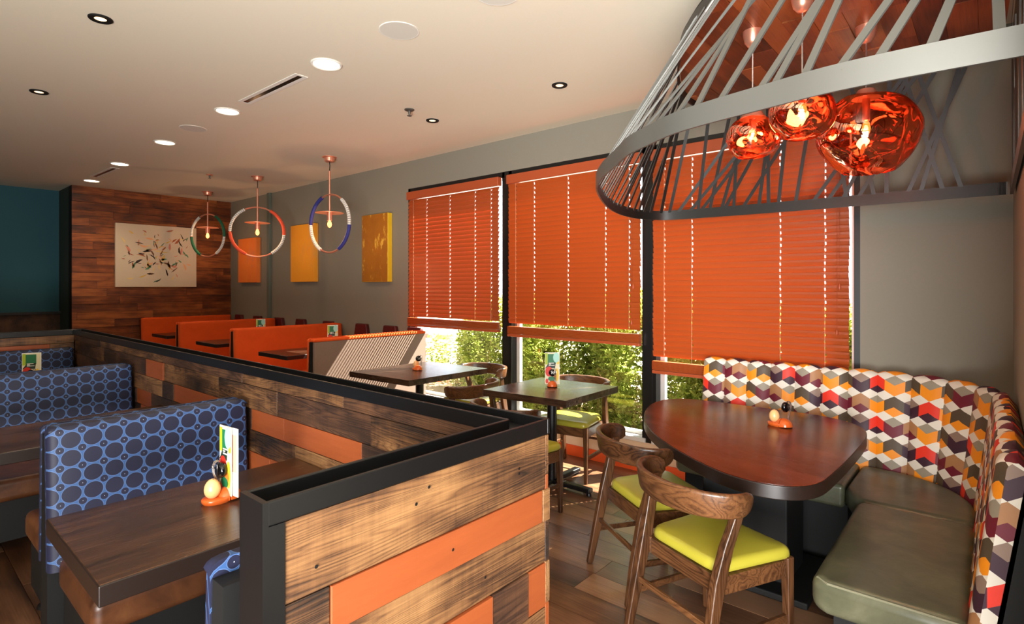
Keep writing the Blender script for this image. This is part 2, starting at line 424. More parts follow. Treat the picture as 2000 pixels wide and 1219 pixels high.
# ------------------------------------------------------------------ room shell
H = 3.05
b = MB(); b.box(-11.3, 4.0, -5.0, 4.45, -0.06, -0.018); floor = struct(b, 'floor', M['dark'])
b = MB(); b.box(-11.3, 4.0, -5.0, 4.45, H, H+0.12); struct(b, 'ceiling', M['ceiling'])
b = MB()
b.box(-10.45, -5.29, 4.25, 4.45, 0, H); b.box(-0.646, 0.1, 4.25, 4.45, 0, H); b.box(-5.29, -0.646, 4.25, 4.45, 2.72, H)
wallw = struct(b, 'wall_window', M['wall'])
b = MB(); b.box(-5.29, -0.646, 4.25, 4.45, -0.018, 0.25); struct(b, 'wall_low', M['cream'])
b = MB(); b.box(0.1, 0.3, 1.25, 4.45, 0, H); struct(b, 'wall_right', M['wall'])
b = MB(); b.box(0.3, 4.0, 1.25, 1.4, 0, H); struct(b, 'wall_right_return', M['wall'])
b = MB(); b.box(4.0, 4.15, -5.0, 1.4, 0, H); struct(b, 'wall_right_rear', M['wall'])
b = MB(); b.box(-11.3, 4.0, -5.15, -5.0, 0, H); struct(b, 'wall_back', M['wall'])
b = MB(); b.box(-10.45, -10.27, 1.99, 4.25, 0, H); wfar = struct(b, 'wall_far', M['dark'])
b = MB(); b.box(-11.07, -10.45, 1.99, 2.2, 0, H); struct(b, 'wall_far_return', M['green_dark'])
b = MB(); b.box(-11.27, -11.07, -5.0, 2.2, 0, H); struct(b, 'wall_far_teal', M['teal'])
b = MB(); b.box(-8.80, -8.72, 4.205, 4.25, 0, H); struct(b, 'trim_1', plain('muted_green_trim', (96, 104, 92), 0.6), bevel=0.005)
b = MB(); b.box(-10.27, -5.29, 4.235, 4.25, 0, 0.095); b.box(-5.29, -0.646, 4.235, 4.25, 0, 0.095); b.box(-0.646, 0.1, 4.235, 4.25, 0, 0.095)
struct(b, 'baseboard_window', M['orange_base'])
# dark half wall with cap in front of the teal wall
b = MB(); b.box(-11.07, -10.95, -1.5, 1.99, 1.13, 1.165); b.box(-11.07, -10.9, -1.5, 1.99, 0.80, 0.84); struct(b, 'trim_2', M['black'])
b = MB(); b.box(-11.07, -11.0, -1.5, 1.99, 0.84, 1.13); struct(b, 'trim_3', M['reclaimed_dark'])

# wood planks of the far wall
rows = 26; ph = H/rows
for r in range(rows):
    y = 1.99-random.uniform(0, 0.7)
    while y < 4.25:
        ln = random.uniform(0.5, 1.25); y0 = max(y, 1.99); y1 = min(y+ln, 4.25); y += ln
        if y1-y0 < 0.03: continue
        d = random.choice((0.0, 0.004, 0.009, 0.014))
        m = MB(); m.box(-(y1-y0)/2+0.001, (y1-y0)/2-0.001, -0.014-d, 0.0, 0.001, ph-0.002)
        m.build('plank', M['wallwood'], wfar, loc=(-10.27, (y0+y1)/2, r*ph), rot=(0, 0, PI/2))

# floor planks along X
pw = 0.185
j = 0; y = -1.5
while y < 4.25:
    x = -7.4-random.uniform(0, 1.2)
    while x < 0.1:
        ln = random.uniform(0.9, 1.6); x0 = x; x1 = min(x+ln, 0.1); x += ln
        yy1 = min(y+pw, 4.235)
        vis = (x1 > -4.2 and yy1 > 1.4) or (yy1 < 1.6 and x1 < -1.0)
        if not vis or x1-x0 < 0.05: continue
        dz = random.uniform(-0.0015, 0.0)
        m = MB(); m.box(-(x1-x0)/2+0.0012, (x1-x0)/2-0.0012, 0.0012, yy1-y-0.0012, -0.018, dz)
        m.build('floor_plank', M['floor_wood'], floor, loc=((x0+x1)/2, y, 0))
    y += pw
b = MB(); b.box(-11.07, -7.4, -5.0, 4.235, -0.018, -0.002); b.box(-7.4, 4.0, -5.0, -1.5, -0.018, -0.002); b.box(0.1, 4.0, -1.5, 1.25, -0.018, -0.002)
b.build('floor_surround', M['floor_wood'], floor)

# ------------------------------------------------------------------ windows
XS = [-5.29, -3.72, -2.15, -0.646]
for i in range(3):
    x0, x1 = XS[i], XS[i+1]
    a = x0+(0.0 if i == 0 else 0.028); c = x1-(0.0 if i == 2 else 0.028)
    f = MB(); fw = 0.05
    f.box(a, a+0.035, 4.25, 4.36, 0.27, 2.72); f.box(c-0.035, c, 4.25, 4.36, 0.27, 2.72); f.box(a, c, 4.25, 4.36, 2.66, 2.72)
    wn = struct(f, 'window_%d' % (i+1), M['blackframe'])
    s = MB(); s.box(a, c, 4.23, 4.40, 0.25, 0.285); s.build('sill', M['whiteframe'], wn, bevel=0.004)
    k = MB(); k.box(a+0.035, a+0.075, 4.33, 4.37, 0.285, 2.66); k.box(c-0.06, c-0.035, 4.33, 4.37, 0.285, 2.66); k.box(a+0.075, c-0.06, 4.33, 4.37, 0.285, 0.315)
    k.build('sash', M['whiteframe'], wn)
    gl = MB(); gl.box(a+0.06, c-0.05, 4.348, 4.352, 0.30, 2.66); gl.build('pane', M['glass'], wn)
for i in (1, 2):
    x = XS[i]; f = MB(); f.box(x-0.028, x+0.028, 4.245, 4.40, 0.25, 2.72); struct(f, 'trim_%d' % (3+i), M['blackframe'])

# blinds: every slat its own mesh part with rope holes
def blind(i, x0, x1, zb, ang, pitch, label):
    t = thing('window_blind', label, 'blind', ((x0+x1)/2, 4.205, 0), 0, 'orange venetian blinds')
    w = x1-x0; hw = w/2
    m = MB(); m.box(-hw-0.012, hw+0.012, -0.03, 0.03, 2.575, 2.665); m.build('headrail', M['headrail'], t, bevel=0.006)
    hx = [-hw+0.10, -hw+0.33, 0.0, hw-0.33, hw-0.10] if i != 2 else [-hw+0.10, -hw+0.33, hw-0.42, hw-0.14]
    xs = [-hw]+sorted(sum(([h-0.004, h+0.004] for h in hx), []))+[hw]
    # slat in local coords: x along, cross profile slightly curved
    sw = 0.028 if i == 0 else 0.0255
    prof = [(-sw, -0.0018), (-0.010, 0.0012), (0.010, 0.0012), (sw, -0.0018)]
    ca, sa = math.cos(ang), math.sin(ang); th = 0.0026
    sm = MB(); nx = len(xs); top = []; bot = []
    for x in xs:
        for (p, q) in prof:
            for lay, off in ((0, th/2), (1, -th/2)):
                pp, qq = p, q+off
                sm.v.append((x, pp*ca-qq*sa, pp*sa+qq*ca))
    def vid(ix, ip, lay): return (ix*4+ip)*2+lay
    for ix in range(nx-1):
        hole = (ix % 2 == 1)
        for ip in range(3):
            if hole and ip == 1: continue
            sm.f.append((vid(ix, ip, 0), vid(ix+1, ip, 0), vid(ix+1, ip+1, 0), vid(ix, ip+1, 0))); sm.mi.append(0)
            sm.f.append((vid(ix, ip, 1), vid(ix, ip+1, 1), vid(ix+1, ip+1, 1), vid(ix+1, ip, 1))); sm.mi.append(0)
        for ip in (0, 3):
            sm.f.append((vid(ix, ip, 0), vid(ix, ip, 1), vid(ix+1, ip, 1), vid(ix+1, ip, 0))); sm.mi.append(0)
    for ix in (0, nx-1):
        for ip in range(3):
            sm.f.append((vid(ix, ip, 0), vid(ix, ip+1, 0), vid(ix, ip+1, 1), vid(ix, ip, 1))); sm.mi.append(0)
    me = sm.mesh('slat'); me.materials.append(M['slat'])
    z = 2.545; rr = random.Random(i)
    while z > zb+0.12:
        link('slat', me, t, loc=(rr.uniform(-0.003, 0.003), 0, z)); z -= pitch
    m = MB()
    for q in range(9): m.box(-hw, hw, -0.025, 0.025, zb+0.03+q*0.008, zb+0.036+q*0.008)
    tag(m.build('stacked_slats', M['slat'], t), None, None, None, 'stuff')
    m = MB(); m.box(-hw, hw, -0.026, 0.026, zb, zb+0.026); m.build('bottom_rail', M['headrail'], t, bevel=0.005)
    for h in hx:
        c = MB(); c.tube([(h, -0.012, zb+0.02), (h, -0.012, 2.58)], 0.0009, 5); c.build('ladder_cord', M['cord'], t)
    for xx, zt in ((hw-0.05, 1.55), (hw-0.065, 1.25)):
        c = MB(); c.tube([(xx, -0.035, 2.58), (xx, -0.035, zt)], 0.0011, 5); c.lathe([(0.003, 0.03), (0.008, 0.015), (0.010, 0.0), (0.004, -0.012)], 10, (xx, -0.035, zt-0.01))
        c.build('pull_cord', M['headrail'], t, smooth=50)
    return t
blind(0, -5.225, -3.790, 1.085, R(67), 0.0455, 'orange blind over the farthest window, sunlit with bright slat edges')
blind(1, -3.655, -2.205, 1.055, R(108), 0.0445, 'closed orange blind on the middle window behind the square tables')
blind(2, -2.09, -0.700, 0.845, R(109), 0.0440, 'orange blind hanging lowest, behind the patterned banquette')

# ------------------------------------------------------------------ outside
b = MB(); b.box(-60, 30, 4.45, 60, -0.25, -0.12); tag(b.build('pavement', M['pave']), 'pale sunlit concrete ground outside the windows', 'pavement')
b = MB(); b.box(-8.5, 1.5, 4.7, 7.2, -0.12, -0.09); tag(b.build('planting_bed', M['mulch']), 'strip of pale bark mulch under the hedge outside', 'planting bed')
b = MB()
for q in range(9): b.box(-19.5+q*1.0, -18.9+q*1.0, 12.0, 12.14, -0.12, 0.02)
tag(b.build('curb', M['brown_lam']), 'low broken dark curb line far outside, seen under the farthest blind', 'curb')
def shrub(name, label, cx, cy, rx, ry, h, n, seed, group='hedge shrubs outside the windows'):
    rr = random.Random(seed); t = thing(name, label, 'shrub', (cx, cy, -0.086), 0, group); m = MB()
    for k in range(n):
        while True:
            x, y, z = rr.uniform(-1, 1), rr.uniform(-1, 1), rr.random()
            d = x*x+y*y
            if d < 1 and z < 1.0 and d < 1.05-0.45*z**2: break
        # push toward the outside of the crown
        s = (0.55+0.45*rr.random()); q = math.sqrt(d)+1e-6; x, y = x/q*max(q, s*0.95), y/q*max(q, s*0.95)
        bump = 1+0.16*math.sin(7*math.atan2(y, x)+5*z)*1.0
        p = Vector((x*rx*bump, y*ry*bump, 0.06+z*h))
        for l in range(2):
            ln = rr.uniform(0.035, 0.085); wd2 = ln*rr.uniform(0.16, 0.3)
            dirv = Vector((rr.uniform(-1, 1)+x*0.6, rr.uniform(-1, 1)+y*0.6, rr.uniform(-0.3, 1.0))).normalized(); sd = dirv.cross(Vector((rr.random(), rr.random(), rr.random()))).normalized()
            p2 = p+Vector((rr.uniform(-.03, .03), rr.uniform(-.03, .03), rr.uniform(-.03, .03)))
            m.add([p2-dirv*ln*.5, p2+sd*wd2, p2+dirv*ln*.6, p2-sd*wd2], [(0, 1, 2, 3)])
    tag(m.build('foliage', M['leaf'], t), None, None, None, 'stuff')
    w = MB()
    for k in range(46):
        a = rr.uniform(0, 2*PI); x, y = rr.uniform(0.2, 0.95)*rx*math.cos(a), rr.uniform(0.2, 0.95)*ry*math.sin(a)
        hh = rr.uniform(0.35, 0.8)*h
        w.tube([(x*0.4, y*0.4, 0), (x*0.8+rr.uniform(-.05, .05), y*0.8, hh*0.5), (x*1.05+rr.uniform(-.1, .1), y*1.05, hh)], [0.007, 0.005, 0.002], 4)
    tag(w.build('branches', M['twig'], t), None, None, None, 'stuff')
for a in (('broad_shrub', 'leafy green shrub outside, left edge of hedge under farthest blind', -5.6, 6.35, 0.76, 0.65, 1.42, 13000, 1),
          ('broad_shrub', 'leafy green shrub outside, behind the mullion left of table ten', -4.15, 5.95, 0.76, 0.6, 1.5, 13000, 2),
          ('broad_shrub', 'tall leafy green shrub outside directly behind the table with the number ten', -2.75, 5.75, 0.76, 0.6, 1.55, 13000, 3),
          ('broad_shrub', 'green shrub with dry twigs outside, left of the mullion beside the curved table', -1.45, 5.7, 0.72, 0.55, 1.4, 11000, 4),
          ('broad_shrub', 'light green shrub outside under the lowest hanging blind', -0.2, 5.8, 0.7, 0.55, 1.35, 9000, 5),
          ('grass_clump', 'sparse pale dry shrub outside, in front of the bright pavement', -6.9, 6.6, 0.6, 0.5, 0.75, 1800, 6)):
    shrub(*a)

# ------------------------------------------------------------------ partition (reclaimed wood half wall with black steel cap)
pt = thing('partition', 'low half wall of reclaimed planks with black steel cap, around the blue booths', 'partition', (0, 0, 0))
ZT = 1.14
XO, XI, YO, YI, YE, XF = -1.04, -1.132, 1.393, 1.30, 0.489, -6.62
core = MB(); core.box(XI+0.02, XO-0.02, YE+0.03, YO-0.02, 0.0, ZT-0.05); core.box(XF-0.02, XI+0.02, YI+0.02, YO-0.02, 0.0, ZT-0.05); core.box(XF-0.075, XF-0.02, -0.6, YO-0.02, 0.0, ZT-0.05)
core.build('core', M['dark'], pt)
def lip(name, *a):
    m = MB(); m.box(*a); return m.build(name, M['black'], pt, bevel=0.0035, seg=2)
lz = 0.048
# recessed trays and raised lips
lip('cap_tray', XF, XI+0.01, YI+0.005, YO-0.005, ZT-0.05, ZT-0.035); lip('cap_tray', XI, XO-0.005, YE+0.005, YO-0.005, ZT-0.05, ZT-0.035); lip('cap_tray', XF-0.09, XF, -0.6, YO-0.005, ZT-0.05, ZT-0.035)
lip('cap_lip', XF-0.1, XO, YO-0.012, YO, ZT-lz, ZT); lip('cap_lip', XF, XI, YI-0.006, YI+0.006, ZT-lz, ZT)
lip('cap_lip', XO-0.012, XO, YE+0.010, YO-0.012, ZT-lz, ZT); lip('cap_lip', XI-0.006, XI+0.006, YE+0.010, YI, ZT-lz, ZT)
lip('cap_lip', XF-0.006, XF+0.006, -0.6, YI-0.006, ZT-lz, ZT); lip('cap_lip', XF-0.1, XF-0.09, -0.6, YO-0.012, ZT-lz, ZT)
m = MB(); m.box(XI-0.006, XO, YE, YE+0.012, 0.0, ZT); m.box(XO-0.0125, XO-0.0005, YE+0.012, YE+0.045, 0.0, ZT-lz); m.box(XI-0.006, XI+0.006, YE+0.012, YE+0.045, 0.0, ZT-lz); m.build('end_post', M['black'], pt)
def planks(rowsz, a0, a1, place, seed, orange, lens=(0.35, 1.0), mats=('reclaimed',), cuts=None):
    rr = random.Random(seed)
    for ri, (z0, z1) in enumerate(rowsz):
        if cuts and ri in cuts: segs = cuts[ri]
        else:
            segs = []; y = a0-rr.uniform(0, 0.3)
            while y < a1:
                ln = rr.uniform(*lens); q0 = max(y, a0); q1 = min(y+ln, a1); y += ln
                if q1-q0 > 0.02: segs.append((q0, q1, 'paintwood' if rr.random() < orange else rr.choice(mats)))
        for (q0, q1, mt) in segs:
            d = rr.choice((0.014, 0.016, 0.019, 0.022)); m = MB(); L = q1-q0
            m.box(-L/2+0.0008, L/2-0.0008, -d, 0.0, 0.0008, z1-z0-0.0012)
            place(m.build('plank', M[mt], pt, bevel=0.002, seg=1), (q0+q1)/2, z0)
# outer short face (plane X = XO-0.02, facing +X)
def place_short(o, mid, z): o.location = (XO-0.02, mid, z); o.rotation_euler = (0, 0, PI/2)
zs = [(0.926, 1.092), (0.826, 0.926), (0.697, 0.826), (0.56, 0.697), (0.42, 0.56), (0.28, 0.42), (0.14, 0.28), (0.0, 0.14)]
planks(zs, YE+0.045, YO-0.002, place_short, 3, 0.3, (0.4, 0.9), ('reclaimed', 'reclaimed', 'reclaimed_dark'), cuts={
    0: [(YE+0.045, YO-0.002, 'reclaimed')], 1: [(YE+0.045, 0.634, 'reclaimed'), (0.634, 1.356, 'paintwood'), (1.356, YO-0.002, 'reclaimed')],
    2: [(YE+0.045, YO-0.002, 'reclaimed')], 3: [(YE+0.045, 0.62, 'reclaimed_dark'), (0.62, 1.13, 'paintwood'), (1.13, 1.29, 'reclaimed_dark'), (1.29, YO-0.002, 'paintwood')]})
for hy_, hz_ in ((0.98, 0.878), (1.243, 1.02), (1.243, 1.005), (0.86, 1.03), (0.60, 0.98), (1.1, 0.76), (0.72, 0.74), (0.9, 1.06)):
    m = MB(); m.lathe([(0.0, 0.0), (0.0035, 0.0), (0.0042, 0.0006), (0.0, 0.0006)], 10); m.build('nail_hole', M['dark'], pt, loc=(XO-0.0008, hy_, hz_), rot=(0, PI/2, 0))
# outer long face (facing +Y)
def place_long_out(o, mid, z): o.location = (mid, YO-0.02, z); o.rotation_euler = (0, 0, PI)
planks([(0.97, 1.092), (0.84, 0.97), (0.70, 0.84), (0.57, 0.70), (0.44, 0.57), (0.30, 0.44), (0.15, 0.30), (0, 0.15)], -3.2, XO-0.002, place_long_out, 5, 0.3)
# inner long face (facing -Y)
def place_long_in(o, mid, z): o.location = (mid, YI+0.02, z); o.rotation_euler = (0, 0, 0)
E, W_ = XI-0.02, XF+0.02
planks([(1.04, 1.092), (0.92, 1.04), (0.81, 0.92), (0.70, 0.81), (0.58, 0.70), (0.44, 0.58), (0.25, 0.44), (0.0, 0.25)], W_, E, place_long_in, 9, 0.3, (0.25, 0.8), ('reclaimed', 'reclaimed_dark', 'reclaimed_dark'), cuts={
    0: [(W_, -5.7, 'reclaimed_dark'), (-5.7, -4.2, 'reclaimed'), (-4.2, -3.0, 'reclaimed_dark'), (-3.0, -2.05, 'reclaimed'), (-2.05, E, 'reclaimed_dark')],
    1: [(W_, -5.6, 'reclaimed'), (-5.6, -4.53, 'reclaimed_dark'), (-4.53, -4.19, 'paintwood'), (-4.19, -3.3, 'reclaimed'), (-3.3, -2.62, 'reclaimed'), (-2.62, -1.85, 'reclaimed_dark'), (-1.85, E, 'reclaimed')],
    2: [(W_, -5.4, 'reclaimed_dark'), (-5.4, -4.2, 'reclaimed'), (-4.2, -4.0, 'reclaimed_dark'), (-4.0, -3.54, 'paintwood'), (-3.54, -3.3, 'paintwood'), (-3.3, -2.9, 'reclaimed_dark'), (-2.9, -2.56, 'paintwood'), (-2.56, -1.92, 'paintwood'), (-1.92, E, 'reclaimed_dark')],
    3: [(W_, -5.2, 'reclaimed'), (-5.2, -4.76, 'reclaimed_dark'), (-4.76, -4.43, 'paintwood'), (-4.43, -3.2, 'reclaimed_dark'), (-3.2, -2.45, 'reclaimed'), (-2.45, -1.6, 'reclaimed'), (-1.6, E, 'paintwood')]})
def place_short_in(o, mid, z): o.location = (XI+0.02, mid, z); o.rotation_euler = (0, 0, -PI/2)
planks([(0.985, 1.092), (0.87, 0.985), (0.6, 0.87), (0.3, 0.6), (0, 0.3)], YE+0.045, YI, place_short_in, 10, 0.3)
def place_far_in(o, mid, z): o.location = (XF, mid, z); o.rotation_euler = (0, 0, PI/2)
planks([(1.02, 1.092), (0.93, 1.02), (0.82, 0.93), (0.6, 0.82), (0.0, 0.6)], -0.6, YI, place_far_in, 11, 0.0, (0.5, 1.0), ('reclaimed', 'reclaimed_dark'),
       cuts={1: [(-0.6, 0.55, 'reclaimed_dark'), (0.55, 1.12, 'paintwood'), (1.12, YI, 'reclaimed')]})

# ------------------------------------------------------------------ booths
def padded_panel(y0, y1, z0, z1, xb, xt, thick, mat_name, parent, name='back_pad', sgn=1):
    """upholstered panel leaning from xb (bottom) to xt (top), rolled at top and ends; face towards sgn*X; uv in metres"""
    m = MB(); ny = 14; prof = []
    # profile around: front face bottom -> top roll -> back
    nz = 8
    for i in range(nz+1): 
        f = i/nz; prof.append((xb+(xt-xb)*f+thick, z0+(z1-0.03-z0)*f))
    for i in range(1, 6):
        a = PI/2*i/5; prof.append((xt+thick-0.03+0.03*math.cos(a), z1-0.03+0.03*math.sin(a)))
    prof.append((xt-0.0, z1)); prof.append((xt, z1-0.02)); prof.append((xb, z0))
    L = [0]
    for p, q in zip(prof, prof[1:]): L.append(L[-1]+math.hypot(q[0]-p[0], q[1]-p[1]))
    ys = [y0+0.0, y0+0.006, y0+0.016, y0+0.032]+[y0+0.032+(y1-y0-0.064)*i/6 for i in range(1, 6)]+[y1-0.032, y1-0.016, y1-0.006, y1]
    ins = [0.028, 0.013, 0.004, 0.0]+[0]*5+[0.0, 0.004, 0.013, 0.028]
    n = len(prof); vs = []; uv = []
    for y, d in zip(ys, ins):
        for (px, pz), l in zip(prof, L):
            x = px-(d if px > xt+0.001 and pz > z0-1 and px-xb > 0.01 else 0)
            z = pz-(d*0.6 if pz > z1-0.035 else 0)
            vs.append((sgn*x, y, z)); uv.append((y, z0+l))
    fs = []
    for k in range(len(ys)-1):
        for i in range(n):
            j = (i+1) % n; q = (k*n+i, k*n+j, (k+1)*n+j, (k+1)*n+i); fs.append(q if sgn < 0 else q[::-1])
    fs.append(tuple(range(n)) if sgn > 0 else tuple(range(n-1, -1, -1))); e = (len(ys)-1)*n
    fs.append(tuple(e+i for i in range(n-1, -1, -1)) if sgn > 0 else tuple(e+i for i in range(n)))
    m.add(vs, fs, 0, uv)
    o = m.build(name, M[mat_name], parent, smooth=50); return o

def bench(name, label, cat, x, y0, y1, ht, fab, seatmat, sides, seat_d=0.62, zs=0.46, group=None, backpanel=None):
    """double (sides=(1,-1)) or single booth bench centred on x"""
    t = thing(name, label, cat, (x, 0, 0), 0, group)
    for s in sides:
        padded_panel(y0, y1, zs-0.06, ht, 0.062, 0.032, 0.05, fab, t, 'back_pad', s)
        m = MB(); m.box(min(s*0.10, s*seat_d), max(s*0.10, s*seat_d), y0+0.03, y1, zs-0.13, zs); m.build('seat_cushion', M[seatmat], t, bevel=0.035, seg=4)
        m = MB(); m.box(min(s*0.10, s*(seat_d-0.04)), max(s*0.10, s*(seat_d-0.04)), y0+0.05, y1, 0.10, zs-0.13); m.build('base', M['dark'], t)
        for yy in (y0+0.10, y1-0.12):
            m = MB(); m.lathe([(0.02, 0.1), (0.02, 0.02), (0.035, 0.015), (0.04, 0.0)], 14, (s*(seat_d-0.10), yy, 0)); m.build('foot', M['black'], t, smooth=40)
    m = MB()
    if len(sides) == 2:
        e = [(-0.064, 0.02), (0.064, 0.02), (0.060, zs), (0.032, ht-0.035), (-0.032, ht-0.035), (-0.060, zs)]
    else:
        s = sides[0]; e = [(-s*0.02, 0.02), (s*0.064, 0.02), (s*0.060, zs), (s*0.032, ht-0.035), (-s*0.02, ht-0.035)]
    m.loft([[(px, yy, pz) for px, pz in e] for yy in (y0+0.004, y1-0.004)]); m.build('end_frame', M['dark'], t)
    if len(sides) == 2:
        m = MB(); m.box(-0.05, 0.05, y0+0.012, y1-0.012, ht-0.036, ht-0.003); m.uv = {q: (p[1], p[0]+p[2]) for q, p in enumerate(m.v)}; m.build('top_roll', M[fab], t, bevel=0.012, seg=3)
    if backpanel:
        s = sides[0]; m = MB(); m.box(min(-s*0.02, -s*0.045), max(-s*0.02, -s*0.045), y0+0.012, y1, 0.02, ht-0.035); m.build('rear_panel', M['brown_lam'], t)
        m = MB(); m.box(min(s*0.02, -s*0.05), max(s*0.02, -s*0.05), y0+0.004, y1, ht-0.035, ht-0.004); m.build('top_roll', M[fab], t, bevel=0.012, seg=3)
    return t
BG = 'blue circle-print booth benches'
bench('booth_bench', 'blue circle-print booth bench behind the nearest booth table', 'booth bench', -2.955, 0.478, 1.278, 0.975, 'blue_fab', 'tan_leather', (1, -1), group=BG)
bench('booth_bench', 'blue circle-print booth bench between nearest bench and far partition', 'booth bench', -4.825, 0.30, 1.278, 0.985, 'blue_fab', 'tan_leather', (1, -1), group=BG)
bench('booth_bench', 'dim blue booth bench against the far end of the partition', 'booth bench', -6.57, 0.0, 1.278, 0.985, 'blue_fab', 'tan_leather', (1,), group=BG)
bench('booth_bench', 'blue booth bench mostly hidden behind the near partition post', 'booth bench', -1.20, 0.47, 1.278, 0.975, 'blue_fab', 'tan_leather', (-1,), group=BG)
OG = 'orange fabric booth benches'
bench('booth_bench', 'nearest orange bench with brown panelled back striped by sunlight', 'booth bench', -4.945, 2.79, 4.188, 1.05, 'orange_fab', 'orange_fab', (-1,), zs=0.5, group=OG, backpanel=True)
bench('booth_bench', 'second orange booth bench, behind the sun-striped one', 'booth bench', -6.70, 2.79, 4.20, 1.06, 'orange_fab', 'orange_fab', (1, -1), zs=0.5, group=OG)
bench('booth_bench', 'third orange booth bench from the windows, below coral hoop lamp', 'booth bench', -8.50, 2.81, 4.17, 1.06, 'orange_fab', 'orange_fab', (1, -1), zs=0.5, group=OG)
bench('booth_bench', 'farthest orange bench against the dark wood plank wall', 'booth bench', -10.19, 2.84, 4.2, 1.06, 'orange_fab', 'orange_fab', (1,), zs=0.5, group=OG)

def booth_table(label, x, y0, y1, zt, mat, w=0.654, tk=0.06, group='booth tables', px=0.0):
    t = thing('booth_table', label, 'table', (x, (y0+y1)/2, 0), 0, group); hy = (y1-y0)/2
    m = MB(); m.box(-w/2, w/2, -hy, hy, zt-tk, zt-0.002); m.build('edge_band', M['edge_dark'], t, bevel=0.004)
    m = MB(); m.box(-w/2+0.004, w/2-0.004, -hy+0.004, hy-0.004, zt-0.006, zt); m.build('table_top', M[mat], t, bevel=0.002, seg=1)
    m = MB(); m.box(-0.045+px, 0.045+px, 0.06, 0.15, 0.03, zt-tk); m.box(-0.2+px, 0.2+px, 0.0, 0.21, zt-tk-0.03, zt-tk); m.build('pedestal', M['black'], t, bevel=0.004)
    m = MB(); m.box(-0.25+px, 0.25+px, 0.07, 0.14, 0.0, 0.035); m.box(-0.035+px, 0.035+px, -0.15, 0.33, 0.0, 0.035); m.build('foot_plate', M['black'], t, bevel=0.006)
    return t
TG = 'dark wood tables in the blue booths'
booth_table('dark wood booth table in front, egg-shaped shaker on it', -2.11, 0.402, 1.297, 0.76, 'table_dark', group=TG)
booth_table('dark booth table between the first two blue benches', -3.885, 0.30, 1.297, 0.76, 'table_dark', group=TG)
booth_table('dark booth table behind the second blue bench, menu standing on it', -5.72, 0.2, 1.297, 0.76, 'table_dark', group=TG)
TG2 = 'dark tables between orange benches'
booth_table('dark table between the two nearest orange benches, under blue hoop lamp', -5.80, 2.83, 4.19, 0.835, 'table_dark', w=0.64, tk=0.045, group=TG2)
booth_table('dark table under the coral hoop lamp between orange benches', -7.60, 2.84, 4.19, 0.835, 'table_dark', w=0.64, tk=0.045, group=TG2)
booth_table('farthest dark table, by the orange bench on the wood wall', -9.38, 2.86, 4.19, 0.835, 'table_dark', w=0.64, tk=0.045, group=TG2)

# ------------------------------------------------------------------ square tables
def sq_table(label, corners, zt=0.76, tk=0.05, rz=0.0):
    cx = sum(c[0] for c in corners)/4; cy = sum(c[1] for c in corners)/4
    t = thing('square_table', label, 'table', (cx, cy, 0), 0, 'square dark wood tables')
    poly = [(x-cx, y-cy) for x, y in corners]; w = 5
    # boards of the top
    A, B, C, D = [Vector(p) for p in poly]   # A->B near edge along X, D->C far edge
    for k in range(w):
        f0, f1 = k/w, (k+1)/w
        p = [A.lerp(D, f0), B.lerp(C, f0), B.lerp(C, f1), A.lerp(D, f1)]
        m = MB(); m.prism([(q.x, q.y) for q in p], zt-tk, zt); m.build('board', M['table_sq'], t, bevel=0.0015, seg=1)
    m = MB(); m.lathe([(0.04, 0.03), (0.038, zt-tk-0.02)], 20); m.box(-0.16, 0.16, -0.16, 0.16, zt-tk-0.022, zt-tk-0.002); m.build('column', M['black'], t, smooth=40)
    m = MB(); m.box(-0.36, 0.36, -0.03, 0.03, 0.02, 0.055); m.box(-0.03, 0.03, -0.36, 0.36, 0.02, 0.055); m.build('cross_base', M['black'], t, bevel=0.01)
    for dx, dy in ((0.34, 0), (-0.34, 0), (0, 0.34), (0, -0.34)):
        m = MB(); m.lathe([(0.012, 0.03), (0.02, 0.012), (0.02, 0.0)], 12, (dx, dy, 0)); m.build('glide', M['black'], t, smooth=40)
    return t
sq_table('square dark wood table nearest the window, with the number ten ball', [(-2.955, 3.10), (-2.225, 3.165), (-2.24, 3.90), (-2.97, 3.845)])
sq_table('square dark wood table beside the sun-striped bench, no menu on it', [(-4.53, 2.945), (-3.71, 2.985), (-3.69, 3.93), (-4.51, 3.89)])

